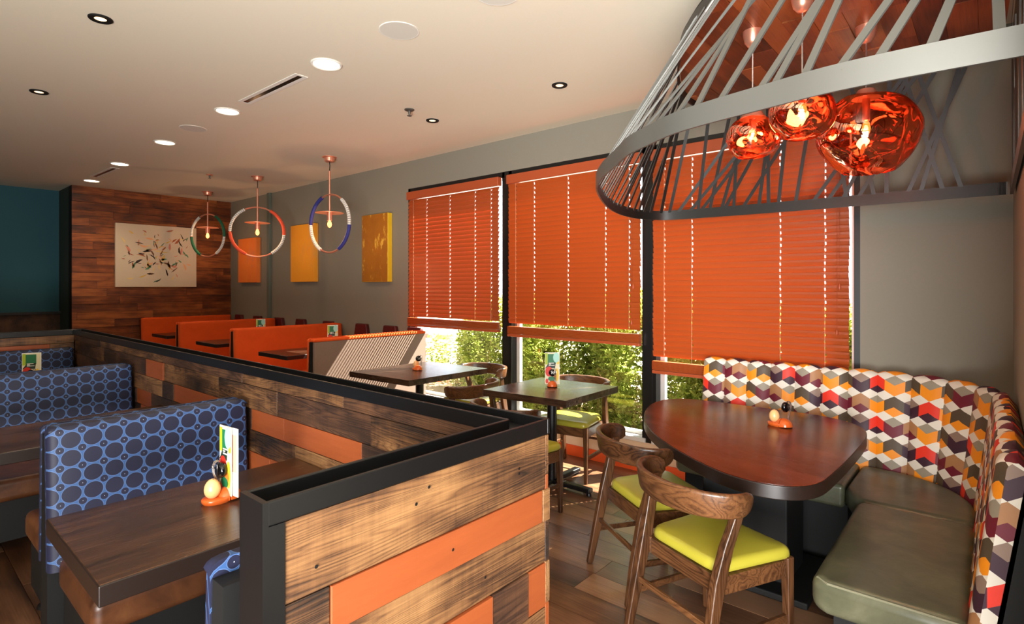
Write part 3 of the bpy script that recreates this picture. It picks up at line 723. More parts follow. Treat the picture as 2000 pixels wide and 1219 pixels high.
# ------------------------------------------------------------------ chairs
def make_chair(label):
    t = thing('dining_chair', label, 'chair', (0, 0, 0), 0, 'walnut dining chairs with lime seats')
    # cushion
    out = []
    base = [(0.235, 0.225), (-0.235, 0.225), (-0.20, -0.175), (0.20, -0.175)]
    c = MB()
    P = [Vector(p) for p in base]; rad = (0.05, 0.05, 0.07, 0.07)
    for i in range(4):
        p = P[i]; a = (P[i-1]-p).normalized(); d = (P[(i+1) % 4]-p).normalized(); r = rad[i]
        for k in range(5):
            f = k/4; q = (p+a*r)*(1-f)**2+p*2*f*(1-f)+(p+d*r)*f*f
            out.append((q.x, q.y))
        nx = P[(i+1) % 4]
        for f in (0.25, 0.5, 0.75):
            q = (p+d*r).lerp(nx-d*rad[(i+1) % 4], f); out.append((q.x, q.y))
    cushion(out, 0.428, 0.478, 0.028, (0, 0.02), 0.006).build('seat_cushion', M['lime'], t, smooth=60)
    # frame rails
    m = MB()
    def bar(p, q, w, h, mm):
        p, q = Vector(p), Vector(q); d = (q-p).normalized(); s = Vector((0, 0, 1)).cross(d).normalized()*w/2; u = Vector((0, 0, 1))*h/2
        mm.loft([[e-s-u, e+s-u, e+s+u, e-s+u] for e in (p, q)])
    bar((-0.205, 0.19, 0.392), (0.205, 0.19, 0.392), 0.026, 0.072, m); bar((-0.18, -0.165, 0.392), (0.18, -0.165, 0.392), 0.026, 0.072, m)
    for s in (-1, 1): bar((s*0.216, 0.19, 0.392), (s*0.198, -0.175, 0.392), 0.026, 0.072, m)
    m.build('seat_frame', M['railwood'], t, bevel=0.004)
    for s in (-1, 1):
        m = MB(); rings = []
        for z, w in ((0.0, 0.028), (0.25, 0.035), (0.44, 0.040)):
            x, y = s*(0.220+0.004*(1-z/0.44)), 0.198+0.006*(1-z/0.44)
            rings.append([(x+dx*w/2, y+dy*w/2, z) for dx, dy in ((-1, -1), (1, -1), (1, 1), (-1, 1))])
        m.loft(rings); m.build('leg', M['chairwood'], t, bevel=0.006)
        m = MB(); rings = []
        for z, y, x, wx, wy in ((0.0, -0.275, 0.225, 0.029, 0.034), (0.2, -0.235, 0.217, 0.034, 0.046), (0.42, -0.185, 0.213, 0.038, 0.058), (0.55, -0.15, 0.222, 0.036, 0.053), (0.69, -0.105, 0.242, 0.031, 0.048)):
            rings.append([(s*x+dx*wx/2, y+dy*wy/2, z) for dx, dy in ((-1, -1), (1, -1), (1, 1), (-1, 1))])
        m.loft(rings); m.build('leg', M['chairwood'], t, bevel=0.007)
        m = MB(); bar((s*0.221, 0.198, 0.19), (s*0.219, -0.232, 0.19), 0.018, 0.028, m); m.build('stretcher', M['railwood'], t, bevel=0.003)
    m = MB(); bar((-0.216, -0.222, 0.245), (0.216, -0.222, 0.245), 0.016, 0.024, m); m.build('stretcher', M['railwood'], t, bevel=0.003)
    # wrap-round back rail
    m = MB(); rings = []; n = 34
    for i in range(n+1):
        a = R(-112+224*i/n); cx, cy = 0.262*math.sin(a), -0.105-0.175*math.cos(a)
        if abs(a) > PI/2: cy = -0.105+0.175*(abs(a)-PI/2)*0.9; cx = math.copysign(0.262-0.04*(abs(a)-PI/2), a)
        T = Vector((math.cos(a), math.sin(a), 0)) if abs(a) <= PI/2 else Vector((0, math.copysign(1, a), 0)); Nn = Vector((T.y, -T.x, 0))
        e = min(i, n-i); hs = (0.55, 0.82, 0.95, 1.0)[min(e, 3)]
        hgt = (0.096+0.012*math.cos(a))*hs; th = 0.029*(0.7 if e == 0 else 1)
        zc = 0.715
        rings.append([Vector((cx, cy, zc))+Nn*(px+(py*0.16))+Vector((0, 0, py)) for px, py in rrect(th, hgt, 0.0115, 3)])
    m.loft(rings); m.build('back_rail', M['railwood'], t, smooth=50)
    return t
ch = make_chair('walnut chair with lime seat, closest to the viewer at the curved table')
ch.location = (-0.915, 2.385, 0); ch.rotation_euler = (0, 0, R(-23))
CG = 'walnut dining chairs with lime seats'
dup(ch, (-1.37, 2.765, 0), R(-33), 'walnut lime-seat chair at the curved table, behind the closest chair', CG)
dup(ch, (-2.655, 3.87, 0), R(187), 'walnut chair by the window behind the number ten table, pale green in daylight', CG)
dup(ch, (-2.47, 2.92, 0), R(-2), 'walnut chair at the number ten table, half hidden by the partition corner', CG)
dup(ch, (-3.36, 3.27, 0), R(92), 'walnut chair with its curved back towards the viewer, between the square tables', CG)
dup(ch, (-3.83, 3.90, 0), R(180), 'walnut chair at the window side of the table beside the striped bench', CG)

# ------------------------------------------------------------------ shield-shaped table
st = thing('curved_table', 'large red-brown table with curved front edge, by the patterned banquette', 'table', (-1.0, 3.15, 0))
outl = catmull([Vector(p) for p in ((-0.49, 3.1), (-0.50, 2.75), (-0.525, 2.50), (-0.62, 2.38), (-0.78, 2.36), (-0.97, 2.44), (-1.27, 2.67), (-1.50, 2.93), (-1.66, 3.22), (-1.735, 3.48), (-1.72, 3.68), (-1.60, 3.79), (-1.35, 3.815), (-0.95, 3.83), (-0.72, 3.80), (-0.55, 3.66), (-0.495, 3.45), (-0.49, 3.1))], 5)[:-1]
poly = [(p.x+1.0, p.y-3.15) for p in outl]
m = MB(); m.prism(poly, 0.70, 0.757); m.build('edge_band', M['edge_dark'], st, bevel=0.004)
cc = Vector((0, 0)); ins = [(p[0]*0.994, p[1]*0.994) for p in poly]
# top boards, running along the far edge direction (clipped strips)
def clip_poly(P, f):           # keep f(p) >= 0
    out = []
    for a, c in zip(P, P[1:]+P[:1]):
        fa, fc = f(a), f(c)
        if fa >= 0: out.append(a)
        if (fa >= 0) != (fc >= 0):
            q = fa/(fa-fc); out.append((a[0]+(c[0]-a[0])*q, a[1]+(c[1]-a[1])*q))
    return out
dr = R(-4); nrm = (-math.sin(dr), math.cos(dr))
pos = -0.84
while pos < 0.75:
    w0, w1 = pos, pos+0.155; pos = w1
    pc = clip_poly(ins, lambda p: p[0]*nrm[0]+p[1]*nrm[1]-w0-0.0004); 
    if len(pc) > 2: pc = clip_poly(pc, lambda p: w1-0.0004-p[0]*nrm[0]-p[1]*nrm[1])
    if len(pc) > 2:
        m = MB(); m.prism(pc, 0.752, 0.760); m.build('board', M['table_red'], st)
m = MB(); m.box(-0.22, 0.22, -0.10, 0.22, 0.03, 0.70); m.build('pedestal', M['dark'], st, bevel=0.01)
m = MB(); m.box(-0.34, 0.34, -0.22, 0.34, 0.0, 0.035); m.build('foot_plate', M['dark'], st, bevel=0.008)

# ------------------------------------------------------------------ banquette
bq = thing('banquette', 'curved banquette with channelled cube-print back and olive leather seat', 'banquette', (0, 0, 0))
path = [Vector((-1.60, 3.985))]+[Vector((-0.52-0.0, 3.985))]
arc = []
cxy, rad_ = Vector((-0.50, 3.525)), 0.462
path = [Vector((-1.61+0.06*i, 3.987)) for i in range(0, 19)]
path = [p for p in path if p.x < -0.52]+[cxy+Vector((math.cos(R(90-90*i/14)), math.sin(R(90-90*i/14))))*rad_ for i in range(0, 15)]+[Vector((-0.038, 3.525-0.06*i)) for i in range(1, 22)]
P = resample(path, 0.152)          # channel borders on the seat-level face line
fine = resample(path, 0.152/6)
per = (len(fine)-1)/(len(P)-1)
nch = len(P)-1
fine = resample(path, (sum((b_-a_).length for a_, b_ in zip(path, path[1:]))/nch)/6); per = 6
def nrm2(i):
    a = fine[max(i-1, 0)]; c = fine[min(i+1, len(fine)-1)]; d = (c-a).normalized(); return Vector((d.y, -d.x))   # to the sitter's side
Z0, Z1 = 0.40, 1.035
for k in range(nch):
    m = MB(); rings = []; uvr = []
    step = (fine[1]-fine[0]).length
    for q in range(7):
        i = k*6+q; p = fine[min(i, len(fine)-1)]; n = nrm2(min(i, len(fine)-1)); sarc = i*step+k*0.021
        bul = 0.026*math.sqrt(max(0, 1-((q-3)/3.0)**2))
        prof = []; nz = 10
        for z_i in range(nz+1):
            f = z_i/nz; z = Z0+(Z1-0.05-Z0)*f
            prof.append((-0.075*f+bul, z))                    # leaning away from the sitter towards the top
        for a_i in range(1, 6):
            a = PI/2*a_i/5; prof.append((-0.075-0.028+(0.028+bul)*math.cos(a), Z1-0.05+(0.032+bul*0.7)*math.sin(a)))
        prof.append((-0.133, Z1-0.045)); prof.append((-0.05, Z0))
        l = 0; prev = None; ring = []; uu = []
        for (o_, z) in prof:
            if prev: l += math.hypot(o_-prev[0], z-prev[1])
            prev = (o_, z); ring.append((p.x+n.x*o_, p.y+n.y*o_, z)); uu.append((sarc, l))
        rings.append(ring); uvr += uu
    nn = len(rings[0]); vs = [p for r_ in rings for p in r_]; fs = []
    for a_ in range(6):
        for c_ in range(nn-1): fs.append((a_*nn+c_, (a_+1)*nn+c_, (a_+1)*nn+c_+1, a_*nn+c_+1))
    m.add(vs, fs, 0, uvr)
    for e_, fl in ((0, 1), (6, 0)):
        rg = rings[e_]; p = fine[min(k*6+e_, len(fine)-1)]
        uvc = [(k*6*step+k*0.021+e_*step+(Vector(q[:2])-p).length*(1 if e_ else -1), q[2]-Z0) for q in rg]
        m.add(rg, [tuple(range(nn)) if fl else tuple(range(nn-1, -1, -1))], 0, uvc)
    m.build('back_channel', M['cubes'], bq, smooth=60)
# shell behind the channels
sh = MB(); rings = []
for i in range(len(fine)):
    p = fine[i]; n = nrm2(i); rings.append([(p.x+n.x*o_, p.y+n.y*o_, z) for o_, z in ((-0.01, 0.02), (-0.04, 0.42), (-0.118, 0.96), (-0.134, 0.96), (-0.134, 0.02))])
sh.loft(rings); sh.build('back_shell', M['dark'], bq)
# end panel nearest the camera
# seats
def seat_block(pts, nm='seat_cushion', z0=0.335, z1=0.465, bev=0.04):
    m = MB(); m.prism(pts, z0, z1); m.build(nm, M['olive'], bq, bevel=bev, seg=5)
IN = 0.50
def rad_pt(a, r): return (cxy.x+math.cos(R(a))*r, cxy.y+math.sin(R(a))*r)
seat_block([(-0.045, 2.30), (-0.045, 3.30), (-0.515, 3.30), (-0.515, 2.33), (-0.46, 2.30)])
seat_block([(-0.045, 3.303), (-0.045, 3.525)]+[rad_pt(a, 0.452) for a in range(8, 84, 8)]+[(-0.50, 3.978), (-0.60, 3.978), (-0.60, 3.50), (-0.56, 3.40), (-0.515, 3.303)])
seat_block([(-0.603, 3.978), (-1.56, 3.978), (-1.59, 3.94), (-1.59, 3.53), (-1.56, 3.48), (-0.603, 3.48)])
def base_block(pts):
    m = MB(); m.prism(pts, 0.0, 0.335); m.build('base', M['dark'], bq)
base_block([(-0.07, 2.34), (-0.07, 3.30), (-0.44, 3.30), (-0.44, 2.34)]); base_block([(-0.07, 3.3), (-0.07, 3.5), (-0.25, 3.86), (-0.6, 3.97), (-0.6, 3.56), (-0.44, 3.3)]); base_block([(-0.6, 3.97), (-1.54, 3.97), (-1.54, 3.56), (-0.6, 3.56)])
m = MB(); m.tube([(-0.495, 2.345, 0.4545), (-0.455, 2.3115, 0.4545), (-0.2, 2.3105, 0.4545), (-0.06, 2.3105, 0.4545)], 0.0042, 6); m.build('piping', M['olive_pipe'], bq)

# ------------------------------------------------------------------ ceiling-hung lattice over the table
cg = thing('lattice_canopy', 'grey and black steel lattice canopy hung above the curved table', 'canopy', (-0.9, 2.8, 2.03))
OX, OY, OZ = 0.9, -2.8, -2.03
low = catmull([Vector((x, y, 0)) for x, y in ((0.095, 1.575), (-0.25, 1.555), (-0.46, 1.585), (-0.72, 1.645), (-0.874, 1.73), (-1.0, 1.815), (-1.12, 1.94), (-1.32, 2.15), (-1.51, 2.42), (-1.78, 2.99), (-1.89, 3.42), (-1.84, 3.70), (-1.62, 3.80), (-0.9, 3.845), (0.0, 3.875), (0.03, 3.876))], 8)
low = resample(low, 0.02)
ZL, ZU = 2.03, 2.75
def up(p): return Vector((0.1+(p.x-0.1)*0.79, 3.80-(3.86-p.y)*0.79, 0))
upp = [up(p) for p in low]
def band(pts, z0, z1, th, name, mats):
    m = MB(); rings = []
    for i, p in enumerate(pts):
        a = pts[max(i-1, 0)]; c = pts[min(i+1, len(pts)-1)]; d = (c-a).normalized(); n = Vector((-d.y, d.x, 0))*th/2
        rings.append([(p.x+n.x+OX, p.y+n.y+OY, z0+OZ), (p.x-n.x+OX, p.y-n.y+OY, z0+OZ), (p.x-n.x+OX, p.y-n.y+OY, z1+OZ), (p.x+n.x+OX, p.y+n.y+OY, z1+OZ)])
    m.loft(rings)
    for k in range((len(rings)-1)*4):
        if k % 4 == 1: m.mi[k] = 1                     # inner side, its shade put into the colour
    return m.build(name, [M[q] for q in mats], cg, smooth=35)
band(low, ZL, ZL+0.066, 0.008, 'lower_band', ('steel', 'steel_shade')); band(upp, ZU-0.015, ZU+0.03, 0.012, 'upper_band', ('black', 'black'))
rs = random.Random(21); L = len(low); step = 0.02; i = 4
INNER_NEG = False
far_i = next(k for k, p in enumerate(low) if p.y > 3.75)
while i < L-3:
    sft = rs.choice((-0.36, -0.26, -0.18, -0.12, -0.46, -0.30, -0.04)) if i > 45 else rs.choice((-0.12, 0.04, -0.2, -0.28, -0.06))
    if i > far_i: sft = rs.choice((0.30, -0.30, 0.22, -0.2, 0.12, -0.12, 0.36))
    j = int(i+sft/step); j = min(max(j, 2 if i < 50 else 0), L-1)
    if 0 < j < L-1:
        a = low[i].copy(); a.z = ZL+0.05; c = upp[j].copy(); c.z = ZU
        d = (c-a).normalized(); tn = (low[min(i+1, L-1)]-low[i-1]).normalized(); n = tn.cross(d).normalized(); w = d.cross(n).normalized()
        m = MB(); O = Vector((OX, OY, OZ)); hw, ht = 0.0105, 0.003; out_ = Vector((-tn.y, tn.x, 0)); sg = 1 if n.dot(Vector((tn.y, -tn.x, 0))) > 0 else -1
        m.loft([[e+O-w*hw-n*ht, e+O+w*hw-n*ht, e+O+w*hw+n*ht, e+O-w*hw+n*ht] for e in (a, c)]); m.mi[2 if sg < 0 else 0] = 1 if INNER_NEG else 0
        m.mi[0 if sg < 0 else 2] = 0 if INNER_NEG else 1  # inward face gets the steel with shade in its colour
        m.build('strut', [M['steel'], M['steel_shade']], cg)
    i += rs.choice((1, 3, 4, 5, 3)) if i > 45 else rs.choice((2, 4, 5, 6))
# struts along the right wall, closing the canopy
for k in range(12):
    y = 1.7+k*0.18; a = Vector((0.085, y, ZL+0.03)); c = Vector((0.085, y+rs.choice((-0.2, 0.25, 0.12)), ZU))
    O = Vector((OX, OY, OZ)); m = MB(); n = Vector((1, 0, 0)); d = (c-a).normalized(); w = d.cross(n)
    m.loft([[e+O-w*0.0115-n*0.003, e+O+w*0.0115-n*0.003, e+O+w*0.0115+n*0.003, e+O-w*0.0115+n*0.003] for e in (a, c)]); m.build('strut', M['steel'], cg)
m = MB(); m.box(0.078+OX, 0.092+OX, 1.58+OY, 3.875+OY, ZL+OZ, ZL+0.066+OZ); m.build('wall_band', M['steel'], cg)
# wood ceiling inside the lattice
wp = thing('wood_ceiling_panel', 'red-brown plank ceiling panel inside the steel lattice canopy', 'ceiling panel', (-0.7, 2.9, 2.77))
base_poly = [(p.x+0.7, p.y-2.9) for p in upp]+[(0.79, 0.88)]
base_poly = [(p.x*0.992+0.7, p.y-2.9) for p in upp]
pos = -0.95; rp = random.Random(5)
while pos < 0.82:
    w0, w1 = pos, pos+0.115; pos = w1; yy = -1.2-rp.uniform(0, 0.3)
    while yy < 1.0:
        y0, y1 = yy, yy+rp.uniform(0.3, 0.7); yy = y1
        pc = clip_poly(base_poly, lambda p: p[0]-w0-0.0006)
        for f in (lambda p: w1-0.0006-p[0], lambda p: p[1]-y0-0.0006, lambda p: y1-0.0006-p[1]):
            if len(pc) > 2: pc = clip_poly(pc, f)
        if len(pc) > 2:
            d = rp.choice((0, 0.003, 0.007)); cxp = (w0+w1)/2; cyp = (y0+y1)/2
            m = MB(); m.prism([(p[0]-cxp, p[1]-cyp) for p in pc], -d, 0.02); m.build('plank', M['ceilwood'], wp, loc=(cxp, cyp, 0))
m = MB(); m.prism(base_poly, 0.0205, 0.032); m.build('backing', M['dark'], wp)
for qx, qy in ((-0.5, 0.4), (0.5, 0.5), (0.4, -0.3), (-0.3, -0.2)):
    m = MB(); m.tube([(qx, qy, 0.03), (qx, qy, H-2.77)], 0.006, 8); m.build('hanger_rod', M['black'], wp)

# ------------------------------------------------------------------ copper glass pendants
def melt(label, x, y, z, rx, rz, seed, watt):
    t = thing('globe_pendant', label, 'pendant lamp', (x, y, z), seed*0.8, 'copper glass globe pendants')
    bm = bmesh.new(); bmesh.ops.create_icosphere(bm, subdivisions=5, radius=1.0)
    for v in bm.verts:
        n = noise.noise(v.co*0.9+Vector((seed*3.1, 0, 0)))*0.10+noise.noise(v.co*2.4+Vector((0, seed*5.7, 0)))*0.035
        v.co = Vector((v.co.x*rx, v.co.y*rx, v.co.z*rz))*(1+n)
    bmesh.ops.delete(bm, geom=[f for f in bm.faces if f.calc_center_median().z < -rz*0.86 or f.calc_center_median().z > rz*0.93], context='FACES')
    me = bpy.data.meshes.new('globe'); bm.to_mesh(me); bm.free(); me.materials.append(M['melt']); link('globe', me, t, smooth=180)
    top = rz*0.93
    m = MB(); m.lathe([(0.0, top+0.03), (0.035, top+0.03), (0.05, top+0.005), (0.06, top-0.01), (0.0, top-0.012)], 24); m.build('cap', M['copper'], t, smooth=50)
    m = MB(); m.lathe([(0.016, top), (0.016, rz*0.35), (0.012, rz*0.33)], 14); m.build('socket', M['copper'], t, smooth=40)
    m = MB(); m.lathe([(0.006, rz*0.34), (0.014, rz*0.28), (0.018, rz*0.15), (0.014, rz*0.05), (0.004, 0.0)], 14); m.build('bulb', M['bulb'], t, smooth=60)
    m = MB(); m.tube([(0, 0, top+0.02), (0, 0, 2.77-z-0.02)], 0.0035, 8); m.build('cord', M['pink_chrome'], t)
    m = MB(); m.lathe([(0.045, 2.77-z), (0.044, 2.77-z-0.02), (0.036, 2.77-z-0.055), (0.02, 2.77-z-0.075), (0.0, 2.77-z-0.08)], 20); m.build('ceiling_rose', M['copper'], t, smooth=60)
    lamp('globe_lamp', 'POINT', (x, y, z-0.02), watt, (1.0, 0.62, 0.36), shadow_soft_size=0.05).parent = None
    return t
melt('small copper glass globe pendant, lowest left of the three', -0.861, 2.767, 2.262, 0.116, 0.108, 1, 6)
melt('middle-sized copper globe pendant between the small and the largest globes', -0.593, 2.545, 2.268, 0.126, 0.112, 2, 6)
melt('largest copper glass globe pendant with melted bulging shape', -0.441, 3.062, 2.260, 0.208, 0.196, 4, 10)

# ------------------------------------------------------------------ hoop pendants
def hoop(label, x, y, zc, nrm_deg, col, segs, disc_r=0.16):
    t = thing('hoop_pendant', label, 'pendant lamp', (x, y, H), 0, 'wrapped copper hoop pendants'); rr = 0.335; zc0 = zc-H
    m = MB(); m.lathe([(0.082, 0.0), (0.082, -0.006), (0.060, -0.010), (0.056, -0.048), (0.045, -0.058), (0.0, -0.058)], 24); m.build('canopy', M['copper'], t, smooth=40)
    m = MB(); m.tube([(0, 0, -0.05), (0.006, 0, -0.1), (0, 0, -0.17)], 0.005, 8); m.build('cord', M['dark'], t)
    m = MB(); m.tube([(0, 0, -0.16), (0, 0, zc0+0.13)], 0.010, 10); m.build('rod', M['copper'], t, smooth=40)
    a = R(nrm_deg); tx = Vector((-math.sin(a), math.cos(a), 0))      # to the right as seen from the camera side
    def pt(d, rad=rr): d = R(d); return tx*(math.sin(d)*rad)+Vector((0, 0, zc0+math.cos(d)*rad))
    m = MB(); m.tube([pt(i*6) for i in range(60)], 0.011, 8, closed=True); m.build('hoop', M['copper'], t, smooth=40)
    for (d0, d1, kind) in segs:
        if kind == 'c':
            m = MB(); n = int((d1-d0)/4)+1; m.tube([pt(d0+(d1-d0)*i/n) for i in range(n+1)], 0.021, 10); m.build('colour_wrap', M[col], t, smooth=40)
        else:
            m = MB(); d = d0
            while d < d1-0.5:
                m.tube([pt(d), pt(d+1.7), pt(d+3.4)], 0.020, 8); m.tube([pt(d+3.4), pt(d+4.2)], 0.0165, 8, 1); d += 4.2
            m.build('striped_wrap', [M['white'], M['dark']], t, smooth=40)
    m = MB(); zd = zc0+0.13; m.lathe([(0.0, zd+0.006), (disc_r*0.6, zd+0.004), (disc_r, zd-0.004), (disc_r, zd-0.008), (0, zd-0.003)], 30); m.build('disc', M['copper'], t, smooth=30)
    m = MB(); m.lathe([(0.03, zd), (0.03, zc0+0.035), (0.024, zc0+0.03)], 16); m.build('socket', M['copper'], t, smooth=40)
    m = MB(); m.lathe([(0.010, zc0+0.035), (0.021, zc0+0.01), (0.025, zc0-0.012), (0.018, zc0-0.035), (0.004, zc0-0.046)], 16); m.build('bulb', M['bulb'], t, smooth=60)
    lamp('hoop_lamp', 'POINT', (x, y, zc-0.1), 5, (1.0, 0.58, 0.3), shadow_soft_size=0.04)
    return t
M['coral'] = plain('coral_yarn', (236, 82, 44), 0.7); M['navy'] = plain('navy_yarn', (44, 48, 122), 0.7); M['greeny'] = plain('green_yarn', (14, 92, 62), 0.7)
sA = [(28, 95, 'c'), (95, 150, 'w'), (205, 268, 'c'), (270, 332, 'w')]
hoop('hoop pendant lamp wrapped in green and white yarn, farthest', -9.39, 3.54, 2.36, 112+180, 'greeny', sA)
hoop('hoop pendant lamp wrapped in coral and white yarn, middle of three', -7.57, 3.49, 2.295, 155+180, 'coral', sA)
hoop('hoop pendant lamp wrapped in navy and white yarn, nearest', -5.80, 3.51, 2.28, 98+180, 'navy', [(38, 95, 'w'), (95, 152, 'c'), (208, 268, 'w'), (270, 338, 'c')])

# ------------------------------------------------------------------ ceiling fittings
def downlight(label, x, y, r, lens_r, trim, lensmat, watt, cat='ceiling light', nm='recessed_downlight', group='recessed downlights'):
    t = thing(nm, label, cat, (x, y, H), 0, group)
    m = MB(); m.lathe([(r, 0.0), (r, -0.006), (r*0.93, -0.010), (lens_r*1.05, -0.006), (lens_r*1.05, 0.0)], 32); m.build('trim_ring', trim, t, smooth=40)
    m = MB(); m.lathe([(0.0, -0.0045), (lens_r*0.6, -0.0045), (lens_r*1.04, -0.004), (lens_r*1.04, -0.001), (0, -0.001)], 32); m.build('lens', lensmat, t)
    if watt:
        lamp('downlight_lamp', 'SPOT', (x, y, H-0.03), watt, (1.0, 0.83, 0.62), aim=(0, 0, -1), spot_size=R(120), spot_blend=0.8, shadow_soft_size=0.06)
    return t
for lb, x, y, w in (('large white downlight nearest, beside the long air slot', -3.39, 2.028, 55), ('large white downlight at the far end of the long air slot', -4.939, 2.021, 55),
                 ('large white downlight beside the farther round speaker', -6.499, 2.035, 40), ('large white downlight beyond the farther speaker', -8.054, 2.032, 35), ('large white downlight nearest the wood wall, beside short air slot', -9.64, 2.097, 35)):
    px_, py_ = x, y; downlight(lb, px_, py_, 0.102, 0.082, M['white'], M['lens'], w)
for lb, x, y, w in (('small dark-trimmed ceiling spotlight at the upper left corner', -3.771, 0.86, 20), ('small dark-trimmed spotlight left of the others, above the blue booths', -5.545, 0.875, 15),
                 ('small dark-trimmed spotlight beside the near sprinkler', -3.812, 3.337, 18), ('small dark-trimmed spotlight nearest the lattice canopy', -2.428, 3.368, 18)):
    px_, py_ = x, y; downlight(lb, px_, py_, 0.058, 0.028, M['dark'], M['lens_small'], w, nm='recessed_spotlight', group='dark-trimmed ceiling spotlights')
for lb, x, y in (('round white ceiling speaker nearest, right of the large downlight', -2.626, 2.042), ('round white ceiling speaker beyond the long air slot', -5.729, 2.031), ('round white ceiling speaker cut by the top of the frame', -1.913, 2.113)):
    px_, py_ = x, y; t = thing('ceiling_speaker', lb, 'speaker', (px_, py_, H), 0, 'round ceiling speakers')
    m = MB(); m.lathe([(0.116, 0), (0.116, -0.003), (0.112, -0.0045), (0.109, -0.0035)], 36); m.build('rim', M['white'], t, smooth=40)
    m = MB(); m.lathe([(0.0, -0.0038), (0.109, -0.0035), (0.109, -0.001)], 36); m.build('grille', plain('speaker_grille', (214, 208, 194), 0.8), t, smooth=40)
for lb, (xa, ya), (xb, yb) in (('long linear air slot between two large downlights', (-4.601, 2.015), (-3.702, 2.022)), ('short dark linear air slot near the wood wall', (-9.255, 2.041), (-8.376, 2.065))):
    a = Vector((xa, ya, 0)); c = Vector((xb, yb, 0)); mid = (a+c)/2; d = c-a; L_ = d.length
    t = thing('air_slot', lb, 'vent', (mid.x, mid.y, H), math.atan2(d.y, d.x), 'linear ceiling air slots')
    for s in (-1, 1):
        m = MB(); m.box(-L_/2, L_/2, min(s*0.018, s*0.05), max(s*0.018, s*0.05), -0.005, 0.0); m.build('flange', M['white'], t, bevel=0.002)
        m = MB(); m.box(min(s*L_/2, s*(L_/2-0.02)), max(s*L_/2, s*(L_/2-0.02)), -0.018, 0.018, -0.005, 0.0); m.build('end_cap', M['white'], t)
    m = MB(); m.box(-L_/2+0.02, L_/2-0.02, -0.0175, 0.0175, -0.0045, 0.0); m.build('slot', M['blk_gloss'], t)
for lb, x, y in (('chrome fire sprinkler beside the small spotlight', -3.729, 3.007), ('dark fire sprinkler above the green hoop lamp', -7.917, 3.009)):
    px_, py_ = x, y; t = thing('fire_sprinkler', lb, 'sprinkler', (px_, py_, H), 0, 'ceiling fire sprinklers')
    m = MB(); m.lathe([(0.042, 0), (0.042, -0.006), (0.03, -0.012), (0.012, -0.014)], 20); m.build('escutcheon', M['copper'] if x < -6 else M['steel'], t, smooth=40)
    m = MB(); m.lathe([(0.012, -0.012), (0.011, -0.03), (0.006, -0.05)], 12); m.build('body', M['steel'], t, smooth=40)
    m = MB(); m.lathe([(0.02, -0.052), (0.02, -0.055), (0.0, -0.057)], 14); m.build('deflector', M['steel'], t)

# ------------------------------------------------------------------ paintings
def painting(label, x0, x1, z0, z1, mat, edge, depth=0.07, y=4.25, group='canvases on the grey wall'):
    t = thing('canvas_painting', label, 'painting', ((x0+x1)/2, y, (z0+z1)/2), 0, group); w, h = (x1-x0)/2, (z1-z0)/2
    m = MB(); m.box(-w, w, -depth, -0.002, -h, h); m.build('frame_edge', M[edge], t, bevel=0.004)
    m = MB(); m.box(-w+0.003, w-0.003, -depth-0.002, -depth, -h+0.003, h-0.003); m.build('canvas', M[mat], t)
    return t
painting('red-orange canvas behind the coral hoop lamp', -9.78, -9.10, 1.62, 2.36, 'art_red', 'art_red')
painting('plain yellow-orange canvas between the coral and navy hoop lamps', -7.98, -7.32, 1.62, 2.46, 'art_yellow', 'art_yellow')
painting('mottled gold canvas with yellow side, next to the windows', -6.14, -5.60, 1.61, 2.46, 'art_gold', 'gold_edge')
t = thing('canvas_painting', 'white canvas with small coloured brush strokes on the wood wall', 'painting', (-10.238, 3.09, 2.04))
w, h = 0.575, 0.495
m = MB(); m.box(0.0, 0.045, -w, w, -h, h); m.build('canvas', plain('white_canvas', (216, 196, 166), 0.7, grain=0.1), t, bevel=0.003)
cols = [(178, 92, 44), (40, 30, 24), (226, 182, 84), (90, 140, 100), (222, 140, 112), (120, 80, 50), (234, 170, 120), (230, 200, 130)]
ms = [plain('stroke_paint', c, 0.6) for c in cols]; m = MB(); rs = random.Random(14)
for k in range(125):
    while True:
        u, v = rs.gauss(0, 0.46), rs.gauss(0, 0.46)
        if abs(u) < 0.88 and abs(v) < 0.85: break
    a = rs.uniform(0, PI); ln = rs.uniform(0.02, 0.07); wd_ = ln*rs.uniform(0.12, 0.35); cv = rs.uniform(-0.4, 0.4)
    c = Vector((u*w, v*h)); d = Vector((math.cos(a), math.sin(a))); n = Vector((-d.y, d.x)); pts = []
    for f, q in ((-1, 0), (-0.3, 1), (0.5, 0.7), (1, 0), (0.4, -0.6), (-0.4, -0.8)):
        p = c+d*ln*f+n*(wd_*q+cv*ln*f*f); pts.append((0.0465, p.x, p.y))
    m.add(pts, [tuple(range(6))], rs.randrange(len(cols)))
tag(m.build('brush_strokes', ms, t), None, None, None, 'stuff')
t = thing('canvas_painting', 'amber canvas on the teal wall, cut by the left edge', 'painting', (-11.066, 0.86, 1.9))
m = MB(); m.box(0.0, 0.05, -0.42, 0.42, -0.45, 0.45); m.build('canvas', M['art_amber'], t, bevel=0.004)

